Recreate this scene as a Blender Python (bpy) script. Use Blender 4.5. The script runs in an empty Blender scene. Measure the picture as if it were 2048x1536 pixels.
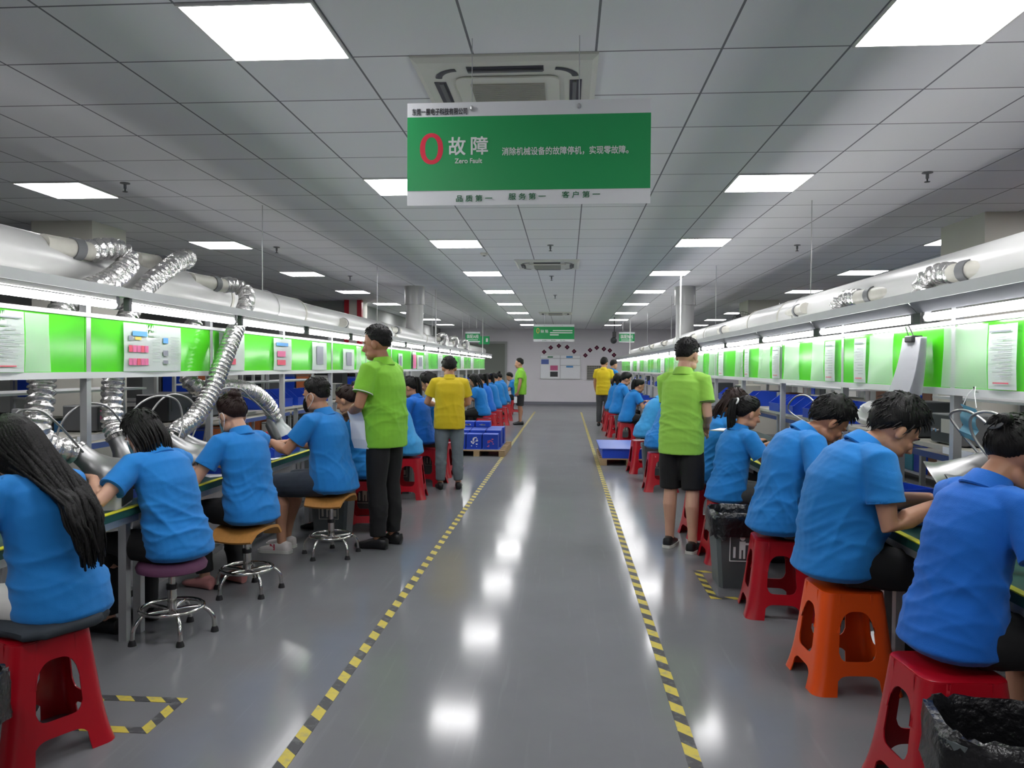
import bpy, bmesh, math, random
import numpy as np
from mathutils import Vector, Matrix, noise

R = math.radians
SC = bpy.context.scene
COL = SC.collection
random.seed(7)

# ------------------------------------------------------------------ camera
H_EYE = 1.5
YAW, PIT, ROL, FPX = 0.0708, 0.0216, 0.0062, 1534.9
_cy, _sy, _cp, _sp = math.cos(YAW), math.sin(YAW), math.cos(PIT), math.sin(PIT)
_f = Vector((-_sy * _cp, _cy * _cp, -_sp)); _r = Vector((_cy, _sy, 0)); _u = _r.cross(_f)
_r2 = _r * math.cos(ROL) + _u * math.sin(ROL); _u2 = -_r * math.sin(ROL) + _u * math.cos(ROL)
cam_data = bpy.data.cameras.new('camera'); cam = bpy.data.objects.new('camera', cam_data); COL.objects.link(cam)
cam.matrix_world = Matrix(((_r2.x, _u2.x, -_f.x, 0), (_r2.y, _u2.y, -_f.y, 0), (_r2.z, _u2.z, -_f.z, H_EYE), (0, 0, 0, 1)))
cam_data.sensor_width = 36; cam_data.sensor_fit = 'HORIZONTAL'; cam_data.lens = FPX / 2048 * 36
cam_data.clip_start = 0.05; cam_data.clip_end = 200
SC.camera = cam

# ------------------------------------------------------------------ world, exposure
w = bpy.data.worlds.new('world'); SC.world = w; w.use_nodes = True
w.node_tree.nodes['Background'].inputs[0].default_value = (0.75, 0.82, 0.9, 1)
w.node_tree.nodes['Background'].inputs[1].default_value = 0.15
SC.view_settings.view_transform = 'Standard'; SC.view_settings.look = 'None'
SC.view_settings.gamma = 1.0; SC.view_settings.use_curve_mapping = False
SC.view_settings.exposure = 0.05
try:
    SC.cycles.use_denoising = True
    SC.cycles.max_bounces = 6; SC.cycles.diffuse_bounces = 4; SC.cycles.glossy_bounces = 3
    SC.cycles.transmission_bounces = 3; SC.cycles.transparent_max_bounces = 6
    SC.cycles.sample_clamp_indirect = 4.0
    SC.cycles.caustics_reflective = False; SC.cycles.caustics_refractive = False
except Exception:
    pass
PANEL_E, TUBE_E = 23.0, 21.0          # emission of the ceiling panels and of the bench tubes

# ------------------------------------------------------------------ materials
def mat(name, col, rough=0.6, metal=0.0, spec=0.4, emit=None, es=0.0, alpha=1.0, trans=0.0, var=0.0, vscale=20.0, bump=0.0, bscale=200.0, stretch=None, sheen=0.0, coat=0.0):
    m = bpy.data.materials.new(name); m.use_nodes = True
    nt = m.node_tree; b = nt.nodes['Principled BSDF']
    b.inputs['Base Color'].default_value = (*col, 1); b.inputs['Roughness'].default_value = rough
    b.inputs['Metallic'].default_value = metal
    b.inputs['Specular IOR Level'].default_value = spec
    if emit: b.inputs['Emission Color'].default_value = (*emit, 1); b.inputs['Emission Strength'].default_value = es
    if alpha < 1: b.inputs['Alpha'].default_value = alpha
    if trans: b.inputs['Transmission Weight'].default_value = trans
    if sheen: b.inputs['Sheen Weight'].default_value = sheen
    if coat: b.inputs['Coat Weight'].default_value = coat; b.inputs['Coat Roughness'].default_value = 0.08
    if var or bump:
        tc = nt.nodes.new('ShaderNodeTexCoord'); mp = nt.nodes.new('ShaderNodeMapping')
        nt.links.new(tc.outputs['Object'], mp.inputs[0])
        if stretch: mp.inputs['Scale'].default_value = stretch
    if var:
        n = nt.nodes.new('ShaderNodeTexNoise'); n.inputs['Scale'].default_value = vscale; n.inputs['Detail'].default_value = 5
        nt.links.new(mp.outputs[0], n.inputs['Vector'])
        mx = nt.nodes.new('ShaderNodeMix'); mx.data_type = 'RGBA'
        mx.inputs['A'].default_value = (*[c * (1 - var) for c in col], 1); mx.inputs['B'].default_value = (*[min(1, c * (1 + var)) for c in col], 1)
        nt.links.new(n.outputs['Fac'], mx.inputs['Factor']); nt.links.new(mx.outputs['Result'], b.inputs['Base Color'])
    if bump:
        n2 = nt.nodes.new('ShaderNodeTexNoise'); n2.inputs['Scale'].default_value = bscale; n2.inputs['Detail'].default_value = 3
        nt.links.new(mp.outputs[0], n2.inputs['Vector'])
        bp = nt.nodes.new('ShaderNodeBump'); bp.inputs['Strength'].default_value = bump; bp.inputs['Distance'].default_value = 0.01
        nt.links.new(n2.outputs['Fac'], bp.inputs['Height']); nt.links.new(bp.outputs[0], b.inputs['Normal'])
    return m

def floor_mat():
    m = mat('floor_epoxy', (0.19, 0.205, 0.23), 0.26, spec=0.3)
    nt = m.node_tree; b = nt.nodes['Principled BSDF']
    tc = nt.nodes.new('ShaderNodeTexCoord')
    n = nt.nodes.new('ShaderNodeTexNoise'); n.inputs['Scale'].default_value = 0.9; n.inputs['Detail'].default_value = 8; n.inputs['Roughness'].default_value = 0.65
    nt.links.new(tc.outputs['Object'], n.inputs['Vector'])
    cr = nt.nodes.new('ShaderNodeValToRGB'); e = cr.color_ramp.elements
    e[0].position = 0.2; e[0].color = (0.16, 0.163, 0.172, 1); e[1].position = 0.85; e[1].color = (0.2, 0.203, 0.214, 1)
    nt.links.new(n.outputs['Fac'], cr.inputs[0])
    # scuffs: long thin pale scratches along the walkway
    mp = nt.nodes.new('ShaderNodeMapping'); mp.inputs['Scale'].default_value = (30, 1.2, 1); nt.links.new(tc.outputs['Object'], mp.inputs[0])
    n3 = nt.nodes.new('ShaderNodeTexNoise'); n3.inputs['Scale'].default_value = 1.0; n3.inputs['Detail'].default_value = 6
    nt.links.new(mp.outputs[0], n3.inputs['Vector'])
    r3 = nt.nodes.new('ShaderNodeMapRange'); r3.inputs[1].default_value = 0.6; r3.inputs[2].default_value = 0.8; r3.inputs[3].default_value = 0; r3.inputs[4].default_value = 0.18
    nt.links.new(n3.outputs['Fac'], r3.inputs[0])
    mx = nt.nodes.new('ShaderNodeMix'); mx.data_type = 'RGBA'; mx.inputs['B'].default_value = (0.3, 0.31, 0.33, 1)
    nt.links.new(r3.outputs[0], mx.inputs['Factor']); nt.links.new(cr.outputs[0], mx.inputs['A']); nt.links.new(mx.outputs['Result'], b.inputs['Base Color'])
    r2 = nt.nodes.new('ShaderNodeMapRange'); r2.inputs[1].default_value = 0.3; r2.inputs[2].default_value = 0.75; r2.inputs[3].default_value = 0.1; r2.inputs[4].default_value = 0.15
    nt.links.new(n.outputs['Fac'], r2.inputs[0]); nt.links.new(r2.outputs[0], b.inputs['Roughness'])
    # clear coat: a thin gloss layer over the matt paint
    b.inputs['Specular IOR Level'].default_value = 0.0; b.inputs['Roughness'].default_value = 1.0
    for l in list(b.inputs['Roughness'].links): nt.links.remove(l)
    gl = nt.nodes.new('ShaderNodeBsdfGlossy'); nt.links.new(r2.outputs[0], gl.inputs['Roughness'])
    fr = nt.nodes.new('ShaderNodeFresnel'); fr.inputs['IOR'].default_value = 1.34
    mn = nt.nodes.new('ShaderNodeMath'); mn.operation = 'MINIMUM'; mn.inputs[1].default_value = 0.27; nt.links.new(fr.outputs[0], mn.inputs[0])
    ms = nt.nodes.new('ShaderNodeMixShader'); nt.links.new(mn.outputs[0], ms.inputs[0]); nt.links.new(b.outputs[0], ms.inputs[1]); nt.links.new(gl.outputs[0], ms.inputs[2])
    nt.links.new(ms.outputs[0], nt.nodes['Material Output'].inputs['Surface'])
    return m

GX0, GY0, T = 0.7547, 3.8925, 0.62       # ceiling grid origin and tile size
CE = 3.082
def ceiling_mat():
    m = mat('ceiling_tiles', (0.5, 0.5, 0.52), 0.85)
    nt = m.node_tree; b = nt.nodes['Principled BSDF']
    tc = nt.nodes.new('ShaderNodeTexCoord')
    br = nt.nodes.new('ShaderNodeTexBrick'); br.offset = 0.0; br.squash = 1.0
    br.inputs['Scale'].default_value = 1.0; br.inputs['Brick Width'].default_value = T; br.inputs['Row Height'].default_value = T
    br.inputs['Mortar Size'].default_value = 0.006; br.inputs['Mortar Smooth'].default_value = 0.0
    br.inputs['Color1'].default_value = (0.84, 0.84, 0.86, 1); br.inputs['Color2'].default_value = (0.8, 0.805, 0.825, 1); br.inputs['Mortar'].default_value = (0.2, 0.2, 0.22, 1)
    mp = nt.nodes.new('ShaderNodeMapping'); mp.inputs['Location'].default_value = (-GX0 + 40 * T, -GY0 + 40 * T, 0)
    nt.links.new(tc.outputs['Object'], mp.inputs[0]); nt.links.new(mp.outputs[0], br.inputs['Vector']); nt.links.new(br.outputs['Color'], b.inputs['Base Color'])
    n = nt.nodes.new('ShaderNodeTexNoise'); n.inputs['Scale'].default_value = 90; nt.links.new(tc.outputs['Object'], n.inputs['Vector'])
    bp = nt.nodes.new('ShaderNodeBump'); bp.inputs['Strength'].default_value = 0.15; bp.inputs['Distance'].default_value = 0.004
    nt.links.new(n.outputs['Fac'], bp.inputs['Height']); nt.links.new(bp.outputs[0], b.inputs['Normal'])
    return m

def stripe_mat(name, a, bcol, freq, axis='y'):
    m = mat(name, a, 0.55); nt = m.node_tree; b = nt.nodes['Principled BSDF']
    tc = nt.nodes.new('ShaderNodeTexCoord'); sx = nt.nodes.new('ShaderNodeSeparateXYZ'); nt.links.new(tc.outputs['Object'], sx.inputs[0])
    ad = nt.nodes.new('ShaderNodeMath'); ad.operation = 'ADD'; nt.links.new(sx.outputs['X'], ad.inputs[0]); nt.links.new(sx.outputs['Y'], ad.inputs[1])
    mu = nt.nodes.new('ShaderNodeMath'); mu.operation = 'MULTIPLY'; mu.inputs[1].default_value = freq; nt.links.new(ad.outputs[0], mu.inputs[0])
    fr = nt.nodes.new('ShaderNodeMath'); fr.operation = 'FRACT'; nt.links.new(mu.outputs[0], fr.inputs[0])
    gt = nt.nodes.new('ShaderNodeMath'); gt.operation = 'GREATER_THAN'; gt.inputs[1].default_value = 0.5; nt.links.new(fr.outputs[0], gt.inputs[0])
    n = nt.nodes.new('ShaderNodeTexNoise'); n.inputs['Scale'].default_value = 25; n.inputs['Detail'].default_value = 6; nt.links.new(tc.outputs['Object'], n.inputs['Vector'])
    mx = nt.nodes.new('ShaderNodeMix'); mx.data_type = 'RGBA'; mx.inputs['A'].default_value = (*a, 1); mx.inputs['B'].default_value = (*bcol, 1); nt.links.new(gt.outputs[0], mx.inputs['Factor'])
    rr = nt.nodes.new('ShaderNodeMapRange'); rr.inputs[1].default_value = 0.5; rr.inputs[2].default_value = 0.75; rr.inputs[4].default_value = 0.6; nt.links.new(n.outputs['Fac'], rr.inputs[0])
    m2 = nt.nodes.new('ShaderNodeMix'); m2.data_type = 'RGBA'; m2.inputs['B'].default_value = (0.2, 0.2, 0.2, 1); nt.links.new(rr.outputs[0], m2.inputs['Factor']); nt.links.new(mx.outputs['Result'], m2.inputs['A'])
    nt.links.new(m2.outputs['Result'], b.inputs['Base Color'])
    return m

M = {}
M['floor'] = floor_mat(); M['ceiling'] = ceiling_mat()
M['wall'] = mat('wall_paint', (0.78, 0.75, 0.79), 0.8, var=0.04, vscale=2)
M['wall_grey'] = mat('wall_grey', (0.36, 0.37, 0.36), 0.8, var=0.05, vscale=2)
M['cream'] = mat('cream_paint', (0.6, 0.58, 0.52), 0.7, var=0.04, vscale=3)
M['skirting'] = mat('skirting_grey', (0.2, 0.2, 0.24), 0.5)
M['door_grey'] = mat('door_grey', (0.2, 0.215, 0.19), 0.6)
M['panel'] = mat('light_panel', (1, 1, 1), 0.5, emit=(1.0, 0.99, 1.0), es=PANEL_E)
M['tube'] = mat('lamp_tube', (1, 1, 1), 0.5, emit=(1.0, 0.985, 1.0), es=TUBE_E)
M['white'] = mat('white_enamel', (0.72, 0.72, 0.7), 0.4)
M['ac_white'] = mat('ac_white', (0.66, 0.66, 0.6), 0.45)
M['ac_dark'] = mat('ac_dark', (0.06, 0.06, 0.075), 0.5)
M['ac_grille'] = mat('ac_grille', (0.36, 0.36, 0.31), 0.6)
M['alu'] = mat('aluminium', (0.52, 0.53, 0.54), 0.42, metal=0.75, var=0.06, vscale=8)
M['alu_white'] = mat('alu_pale', (0.62, 0.63, 0.64), 0.4, metal=0.25)
M['grey_plate'] = mat('grey_plate', (0.3, 0.31, 0.33), 0.5)
M['alu_dark'] = mat('alu_dark', (0.38, 0.38, 0.37), 0.35, metal=0.8)
M['chrome'] = mat('chrome', (0.62, 0.6, 0.58), 0.16, metal=1.0)
M['foil'] = mat('foil', (0.72, 0.71, 0.7), 0.27, metal=0.92, bump=0.5, bscale=60)
M['galv'] = mat('galvanised', (0.6, 0.6, 0.6), 0.3, metal=0.9, var=0.12, vscale=7)
M['hood_metal'] = mat('hood_metal', (0.3, 0.3, 0.3), 0.36, metal=0.95, var=0.15, vscale=9)
M['duct'] = mat('duct_pvc', (0.5, 0.5, 0.49), 0.3, spec=0.6, var=0.06, vscale=3)
M['duct_dirty'] = mat('duct_pvc_dirty', (0.46, 0.45, 0.4), 0.45, var=0.3, vscale=9)
M['green_panel'] = mat('green_acrylic', (0.07, 0.56, 0.012), 0.12, spec=0.6)
M['mat_green'] = mat('esd_mat_green', (0.022, 0.09, 0.07), 0.4, var=0.15, vscale=6)
M['yellow'] = mat('yellow_tape', (0.62, 0.62, 0.03), 0.5)
M['paper'] = mat('paper', (0.88, 0.89, 0.93), 0.6)
M['paper_warm'] = mat('paper_warm', (0.7, 0.69, 0.66), 0.6)
M['ink'] = mat('ink_grey', (0.22, 0.23, 0.27), 0.7)
M['ink_red'] = mat('ink_red', (0.6, 0.09, 0.14), 0.7)
M['ink_pink'] = mat('ink_pink', (0.6, 0.14, 0.28), 0.7)
M['ink_blue'] = mat('ink_blue', (0.1, 0.3, 0.62), 0.7)
M['ink_gold'] = mat('ink_gold', (0.75, 0.5, 0.1), 0.7)
M['pocket'] = mat('clear_pocket', (0.75, 0.8, 0.78), 0.14, alpha=0.42)
M['blue_bin'] = mat('blue_plastic', (0.012, 0.06, 0.5), 0.35)
M['blue_crate'] = mat('blue_carton', (0.01, 0.05, 0.42), 0.45)
M['blue_sheet'] = mat('blue_sheet', (0.1, 0.17, 0.55), 0.4)
M['blue_edge'] = mat('blue_edge', (0.1, 0.16, 0.45), 0.5)
M['grey_bin'] = mat('grey_bin', (0.09, 0.105, 0.11), 0.45)
M['bag'] = mat('bin_bag', (0.006, 0.006, 0.007), 0.28, spec=0.45, bump=0.9, bscale=30)
M['red'] = mat('red_plastic', (0.4, 0.005, 0.015), 0.28, spec=0.5)
M['orange'] = mat('orange_plastic', (0.8, 0.085, 0.006), 0.28, spec=0.5)
M['cushion_grey'] = mat('cushion_grey', (0.028, 0.036, 0.046), 0.85, var=0.2, vscale=30)
M['cushion_purple'] = mat('cushion_purple', (0.17, 0.06, 0.13), 0.7, var=0.15, vscale=20)
M['ply'] = mat('plywood', (0.52, 0.24, 0.06), 0.5, var=0.2, vscale=6, stretch=(1, 8, 8))
M['black'] = mat('black_plastic', (0.012, 0.012, 0.014), 0.4)
M['rubber'] = mat('black_rubber', (0.015, 0.015, 0.017), 0.75)
M['grey_dev'] = mat('grey_device', (0.13, 0.135, 0.14), 0.5)
M['dark_dev'] = mat('dark_device', (0.03, 0.034, 0.036), 0.45)
M['beige'] = mat('beige_metal', (0.5, 0.48, 0.42), 0.5)
M['cyan'] = mat('cyan_panel', (0.05, 0.32, 0.44), 0.5)
M['brown'] = mat('brown_carton', (0.2, 0.1, 0.065), 0.8)
M['carton'] = mat('carton', (0.45, 0.3, 0.17), 0.85, var=0.08, vscale=10)
M['wood'] = mat('pallet_wood', (0.36, 0.25, 0.14), 0.8, var=0.2, vscale=5, stretch=(8, 1, 8))
M['orange_box'] = mat('orange_carton', (0.55, 0.16, 0.06), 0.7)
M['red_paint'] = mat('red_paint', (0.42, 0.015, 0.03), 0.45)
M['glass_cloth'] = mat('mask_blue', (0.28, 0.55, 0.68), 0.8)
M['strap_white'] = mat('strap_white', (0.8, 0.8, 0.8), 0.7)
M['sign_green'] = mat('sign_green', (0.02, 0.36, 0.11), 0.35)
M['sign_white'] = mat('sign_white', (0.86, 0.87, 0.9), 0.4)
M['sign_red'] = mat('sign_red', (0.75, 0.03, 0.07), 0.4)
M['letter_black'] = mat('letter_black', (0.03, 0.03, 0.035), 0.5)
M['letter_white'] = mat('letter_white', (0.86, 0.88, 0.88), 0.5)
M['letter_green'] = mat('letter_green', (0.01, 0.17, 0.06), 0.5)
M['hazard'] = stripe_mat('hazard_tape', (0.56, 0.45, 0.06), (0.05, 0.05, 0.055), 5.2)
M['hazard_side'] = stripe_mat('hazard_tape_fine', (0.56, 0.45, 0.06), (0.05, 0.05, 0.055), 7.0)
M['skin'] = mat('skin', (0.48, 0.245, 0.155), 0.5, var=0.06, vscale=12)
M['skin_tan'] = mat('skin_tan', (0.36, 0.165, 0.095), 0.5, var=0.06, vscale=12)
M['skin_pale'] = mat('skin_pale', (0.56, 0.32, 0.225), 0.5, var=0.06, vscale=12)
for _n, _c in dict(blue=(0.008, 0.19, 0.56), bluelt=(0.04, 0.3, 0.64), bluedk=(0.004, 0.13, 0.56), lime=(0.23, 0.56, 0.04), limelt=(0.3, 0.6, 0.075), yel=(0.62, 0.46, 0.01)).items():
    M['shirt_' + _n] = mat('shirt_' + _n, _c, 0.85, var=0.07, vscale=14, bump=0.25, bscale=420, sheen=0.1)
M['pants_black'] = mat('trousers_black', (0.008, 0.008, 0.009), 0.8)
M['pants_grey'] = mat('trousers_grey', (0.06, 0.062, 0.066), 0.85, var=0.15, vscale=20)
M['denim_dark'] = mat('denim_dark', (0.035, 0.045, 0.065), 0.85, var=0.25, vscale=18)
M['denim_grey'] = mat('denim_grey', (0.15, 0.18, 0.2), 0.85, var=0.3, vscale=10)
M['camo'] = mat('shorts_camo', (0.02, 0.02, 0.022), 0.85, var=0.9, vscale=16)
M['hair'] = mat('hair_black', (0.006, 0.0055, 0.0055), 0.5, spec=0.22, bump=0.5, bscale=60, stretch=(3, 3, 0.5))
M['hair_brown'] = mat('hair_brown', (0.018, 0.008, 0.007), 0.5, spec=0.22, bump=0.5, bscale=60, stretch=(3, 3, 0.5))
M['lip'] = mat('lip', (0.3, 0.1, 0.085), 0.5)
M['eye_white'] = mat('eye_white', (0.7, 0.68, 0.66), 0.3)
M['shoe_black'] = mat('shoe_black', (0.012, 0.012, 0.013), 0.35)
M['shoe_white'] = mat('shoe_white', (0.62, 0.58, 0.57), 0.6)
M['clog_pink'] = mat('clog_pink', (0.6, 0.26, 0.25), 0.55)
M['sole_white'] = mat('sole_white', (0.6, 0.6, 0.56), 0.6)
M['pink'] = mat('pink_tie', (0.7, 0.2, 0.3), 0.6)
M['purple_blue'] = mat('cap_blue', (0.06, 0.1, 0.6), 0.7)

# ------------------------------------------------------------------ helpers
def tag(o, label, cat, group=None, kind=None):
    if label: o['label'] = label
    if cat: o['category'] = cat
    if group: o['group'] = group
    if kind: o['kind'] = kind
    return o

def empty(name, loc=(0, 0, 0), rz=0.0, label=None, cat=None, group=None):
    o = bpy.data.objects.new(name, None); COL.objects.link(o); o.location = loc; o.rotation_euler = (0, 0, rz)
    o.empty_display_size = 0.1
    return tag(o, label, cat, group)

def obj(name, bm, m, parent=None, smooth=False, loc=None, rz=0.0, bevel=0.0):
    me = bm if isinstance(bm, bpy.types.Mesh) else None
    if me is None:
        me = bpy.data.meshes.new(name); bmesh.ops.recalc_face_normals(bm, faces=bm.faces[:]); bm.to_mesh(me); bm.free()
    o = bpy.data.objects.new(name, me); COL.objects.link(o)
    if isinstance(m, (list, tuple)):
        for x in m: me.materials.append(M[x])
    else: me.materials.append(M[m])
    if smooth:
        me.polygons.foreach_set('use_smooth', [True] * len(me.polygons))
        if smooth is not True or len(me.polygons) < 6000: me.set_sharp_from_angle(angle=R(50))
    if parent: o.parent = parent
    if loc is not None: o.location = loc
    if rz: o.rotation_euler = (0, 0, rz)
    if bevel:
        b = o.modifiers.new('bevel', 'BEVEL'); b.width = bevel; b.segments = 2; b.limit_method = 'ANGLE'
    return o

def struct(name, bm, m, **k):
    o = obj(name, bm, m, **k); o['kind'] = 'structure'; return o

KIDS = {}
def copy_tree(o, loc=None, rz=None, parent=None):
    c = o.copy(); COL.objects.link(c)
    if parent: c.parent = parent
    if loc is not None: c.location = loc
    if rz is not None: c.rotation_euler = (0, 0, rz)
    for ch in list(o.children): copy_tree(ch, parent=c)
    return c

def BM(): return bmesh.new()

def box(bm, x0, x1, y0, y1, z0, z1, rot=None, at=None):
    vs = [bm.verts.new((x, y, z)) for x in (x0, x1) for y in (y0, y1) for z in (z0, z1)]
    for f in ((0, 1, 3, 2), (4, 6, 7, 5), (0, 4, 5, 1), (2, 3, 7, 6), (0, 2, 6, 4), (1, 5, 7, 3)):
        bm.faces.new([vs[i] for i in f])
    if rot is not None:
        for v in vs: v.co = rot @ v.co + (at or Vector())
    elif at is not None:
        for v in vs: v.co += at
    return bm

def B(x0, x1, y0, y1, z0, z1): return box(BM(), x0, x1, y0, y1, z0, z1)

def loft(bm, rings, n=16, caps=True, p=2.0):
    """rings: (center, xaxis, yaxis, a, b); closed loft with superellipse sections."""
    rows = []
    for (c, ax, ay, a, b) in rings:
        row = []
        for i in range(n):
            t = 2 * math.pi * i / n; ct, st = math.cos(t), math.sin(t)
            cx = math.copysign(abs(ct) ** (2 / p), ct); sy = math.copysign(abs(st) ** (2 / p), st)
            row.append(bm.verts.new(c + ax * (a * cx) + ay * (b * sy)))
        rows.append(row)
    for r0, r1 in zip(rows, rows[1:]):
        for i in range(n):
            bm.faces.new((r0[i], r0[(i + 1) % n], r1[(i + 1) % n], r1[i]))
    if caps:
        for row, (c, ax, ay, a, b) in ((rows[0], rings[0]), (rows[-1], rings[-1])):
            cv = bm.verts.new(c)
            for i in range(n): bm.faces.new((row[i], row[(i + 1) % n], cv))
    return rows

def tube(bm, pts, rad, n=10, side=None, caps=True, round_ends=False, p=2.0):
    pts = [Vector(q) for q in pts]; m = len(pts)
    if not isinstance(rad, list): rad = [rad] * m
    rings = []; prev = None
    for i, q in enumerate(pts):
        t = (pts[min(i + 1, m - 1)] - pts[max(i - 1, 0)]).normalized()
        if prev is None:
            s = Vector(side) if side is not None else (Vector((1, 0, 0)) if abs(t.x) < 0.8 else Vector((0, 1, 0)))
        else: s = prev
        s = (s - t * s.dot(t)); s = s.normalized() if s.length > 1e-6 else t.orthogonal().normalized()
        prev = s; ay = t.cross(s)
        a, b = rad[i] if isinstance(rad[i], (list, tuple)) else (rad[i], rad[i])
        rings.append((q, s, ay, a, b))
    if round_ends:
        c, s, ay, a, b = rings[0]; t = (pts[1] - pts[0]).normalized()
        pre = [(c - t * (a * 0.85), s, ay, a * 0.45, b * 0.45), (c - t * (a * 0.5), s, ay, a * 0.85, b * 0.85)]
        c, s, ay, a, b = rings[-1]; t = (pts[-1] - pts[-2]).normalized()
        post = [(c + t * (a * 0.5), s, ay, a * 0.85, b * 0.85), (c + t * (a * 0.85), s, ay, a * 0.45, b * 0.45)]
        rings = pre + rings + post
    loft(bm, rings, n, caps, p)
    return bm

def catmull(pts, k=8):
    P = [Vector(q) for q in pts]; P = [P[0] * 2 - P[1]] + P + [P[-1] * 2 - P[-2]]
    out = []
    for i in range(1, len(P) - 2):
        for j in range(k):
            t = j / k; a, b, c, d = P[i - 1], P[i], P[i + 1], P[i + 2]
            out.append(0.5 * ((2 * b) + (c - a) * t + (2 * a - 5 * b + 4 * c - d) * t * t + (3 * b - a - 3 * c + d) * t ** 3))
    out.append(P[-2]); return out

def ellipsoid(bm, c, r, u=14, v=9, rot=None):
    c = Vector(c); rows = []
    top = bm.verts.new((0, 0, 1)); bot = bm.verts.new((0, 0, -1)); vs = [top, bot]
    for j in range(1, v):
        th = math.pi * j / v; row = []
        for i in range(u):
            ph = 2 * math.pi * i / u
            row.append(bm.verts.new((math.sin(th) * math.cos(ph), math.sin(th) * math.sin(ph), math.cos(th))))
        rows.append(row); vs += row
    for i in range(u):
        bm.faces.new((top, rows[0][i], rows[0][(i + 1) % u])); bm.faces.new((bot, rows[-1][(i + 1) % u], rows[-1][i]))
        for a, b in zip(rows, rows[1:]): bm.faces.new((a[i], b[i], b[(i + 1) % u], a[(i + 1) % u]))
    for x in vs:
        q = Vector((x.co.x * r[0], x.co.y * r[1], x.co.z * r[2]))
        x.co = c + (rot @ q if rot is not None else q)
    return vs

def lathe(bm, prof, n=24, c=(0, 0, 0), rot=None, close=False):
    """prof: (radius, height) list turned around the local z axis."""
    c = Vector(c); rows = []
    for (r, z) in prof:
        rows.append([(lambda q: bm.verts.new(c + (rot @ q if rot is not None else q)))(Vector((r * math.cos(2 * math.pi * i / n), r * math.sin(2 * math.pi * i / n), z))) for i in range(n)])
    pairs = list(zip(rows, rows[1:])) + ([(rows[-1], rows[0])] if close else [])
    for a, b in pairs:
        for i in range(n): bm.faces.new((a[i], a[(i + 1) % n], b[(i + 1) % n], b[i]))
    return rows

def axis_rot(d):
    d = Vector(d).normalized(); return d.to_track_quat('Z', 'Y').to_matrix()

def quad(bm, a, b, c, d): bm.faces.new([bm.verts.new(q) for q in (a, b, c, d)]); return bm

def rounded_slab(w, d, h, r, z0=0.0, seg=5, taper=0.0):
    bm = BM(); rows = []
    for z, k in ((z0, 1 - taper), (z0 + h * 0.15, 1.0), (z0 + h * 0.8, 1.0), (z0 + h, 0.97 - taper * 0.5)):
        row = []
        for cx, cy, a0 in ((w / 2 - r, d / 2 - r, 0), (-w / 2 + r, d / 2 - r, 90), (-w / 2 + r, -d / 2 + r, 180), (w / 2 - r, -d / 2 + r, 270)):
            for i in range(seg + 1):
                a = R(a0 + 90 * i / seg); row.append(bm.verts.new(((cx + r * math.cos(a)) * k, (cy + r * math.sin(a)) * k, z)))
        rows.append(row)
    n = len(rows[0])
    for a, b in zip(rows, rows[1:]):
        for i in range(n): bm.faces.new((a[i], a[(i + 1) % n], b[(i + 1) % n], b[i]))
    bm.faces.new(rows[0][::-1]); bm.faces.new(rows[-1]); return bm

def text_mesh(body, size, bold=0.0, align='LEFT', spacing=1.0):
    cu = bpy.data.curves.new('lettering', 'FONT'); cu.body = body; cu.size = size; cu.align_x = align; cu.align_y = 'CENTER'
    cu.offset = bold; cu.extrude = 0.0004; cu.space_character = spacing
    o = bpy.data.objects.new('lettering', cu); COL.objects.link(o)
    dg = bpy.context.evaluated_depsgraph_get(); me = bpy.data.meshes.new_from_object(o.evaluated_get(dg))
    bpy.data.objects.remove(o); bpy.data.curves.remove(cu); me.name = 'lettering'; me.materials.clear()
    return me

def text_fit(body, w, h, m, parent, x, z, y, bold=0.0, spacing=1.0, facing=-1):
    """lettering whose box is w x h with its left lower corner at x, z on the vertical plane y of the parent, read from -y."""
    me = text_mesh(body, 1.0, 0.0, 'LEFT', spacing)
    n = len(me.vertices); a = np.empty(n * 3); me.vertices.foreach_get('co', a); a = a.reshape(-1, 3)
    lo, hi = a.min(0), a.max(0); s = (hi - lo)
    X = (a[:, 0] - lo[0]) / s[0] * w + x; Z = (a[:, 1] - lo[1]) / s[1] * h + z
    out = np.stack([X, np.full(n, y) - a[:, 2] * 1.0, Z], 1)
    me.vertices.foreach_set('co', out.ravel()); me.update()
    if bold:                                   # heavier strokes: the outlines repeated with small shifts
        bm = BM(); q = bold * h / s[1] * 0.5
        for i, (dx, dz) in enumerate(((-q, -q), (q, -q), (-q, q), (q, q), (0, 0))):
            n0 = len(bm.verts); bm.from_mesh(me); bm.verts.ensure_lookup_table()
            for v in bm.verts[n0:]: v.co.x += dx; v.co.z += dz; v.co.y -= 0.00025 * i
        bm.to_mesh(me); bm.free()
    return obj('lettering', me, m, parent)

# ------------------------------------------------------------------ room shell
X0, X1, Y0, Y1 = -12.0, 8.5, -5.0, 31.4
struct('floor', quad(BM(), (X0, Y0, 0), (X1, Y0, 0), (X1, Y1, 0), (X0, Y1, 0)), 'floor')
struct('ceiling', B(X0, X1, Y0, Y1, CE, CE + 0.06), 'ceiling')
struct('wall_far', B(X0, X1, Y1, Y1 + 0.15, 0, CE), 'wall')
struct('wall_right', B(X1, X1 + 0.15, Y0, Y1, 0, CE), 'wall_grey')
struct('wall_left', B(X0 - 0.15, X0, Y0, Y1, 0, CE), 'wall_grey')
struct('wall_back', B(X0, X1, Y0 - 0.15, Y0, 0, CE), 'wall')
struct('wall_partition', box(box(BM(), X0, -5.32, 18.3, 18.42, 0, CE), -5.32, -5.2, 18.3, Y1, 0, CE), 'wall_grey')
struct('baseboard_far', B(-2.35, 3.5, Y1 - 0.03, Y1, 0, 0.11), 'skirting')
_d = struct('door_1', B(-4.4, -2.52, Y1 - 0.05, Y1 - 0.002, 0, 2.47), 'door_grey')
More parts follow.
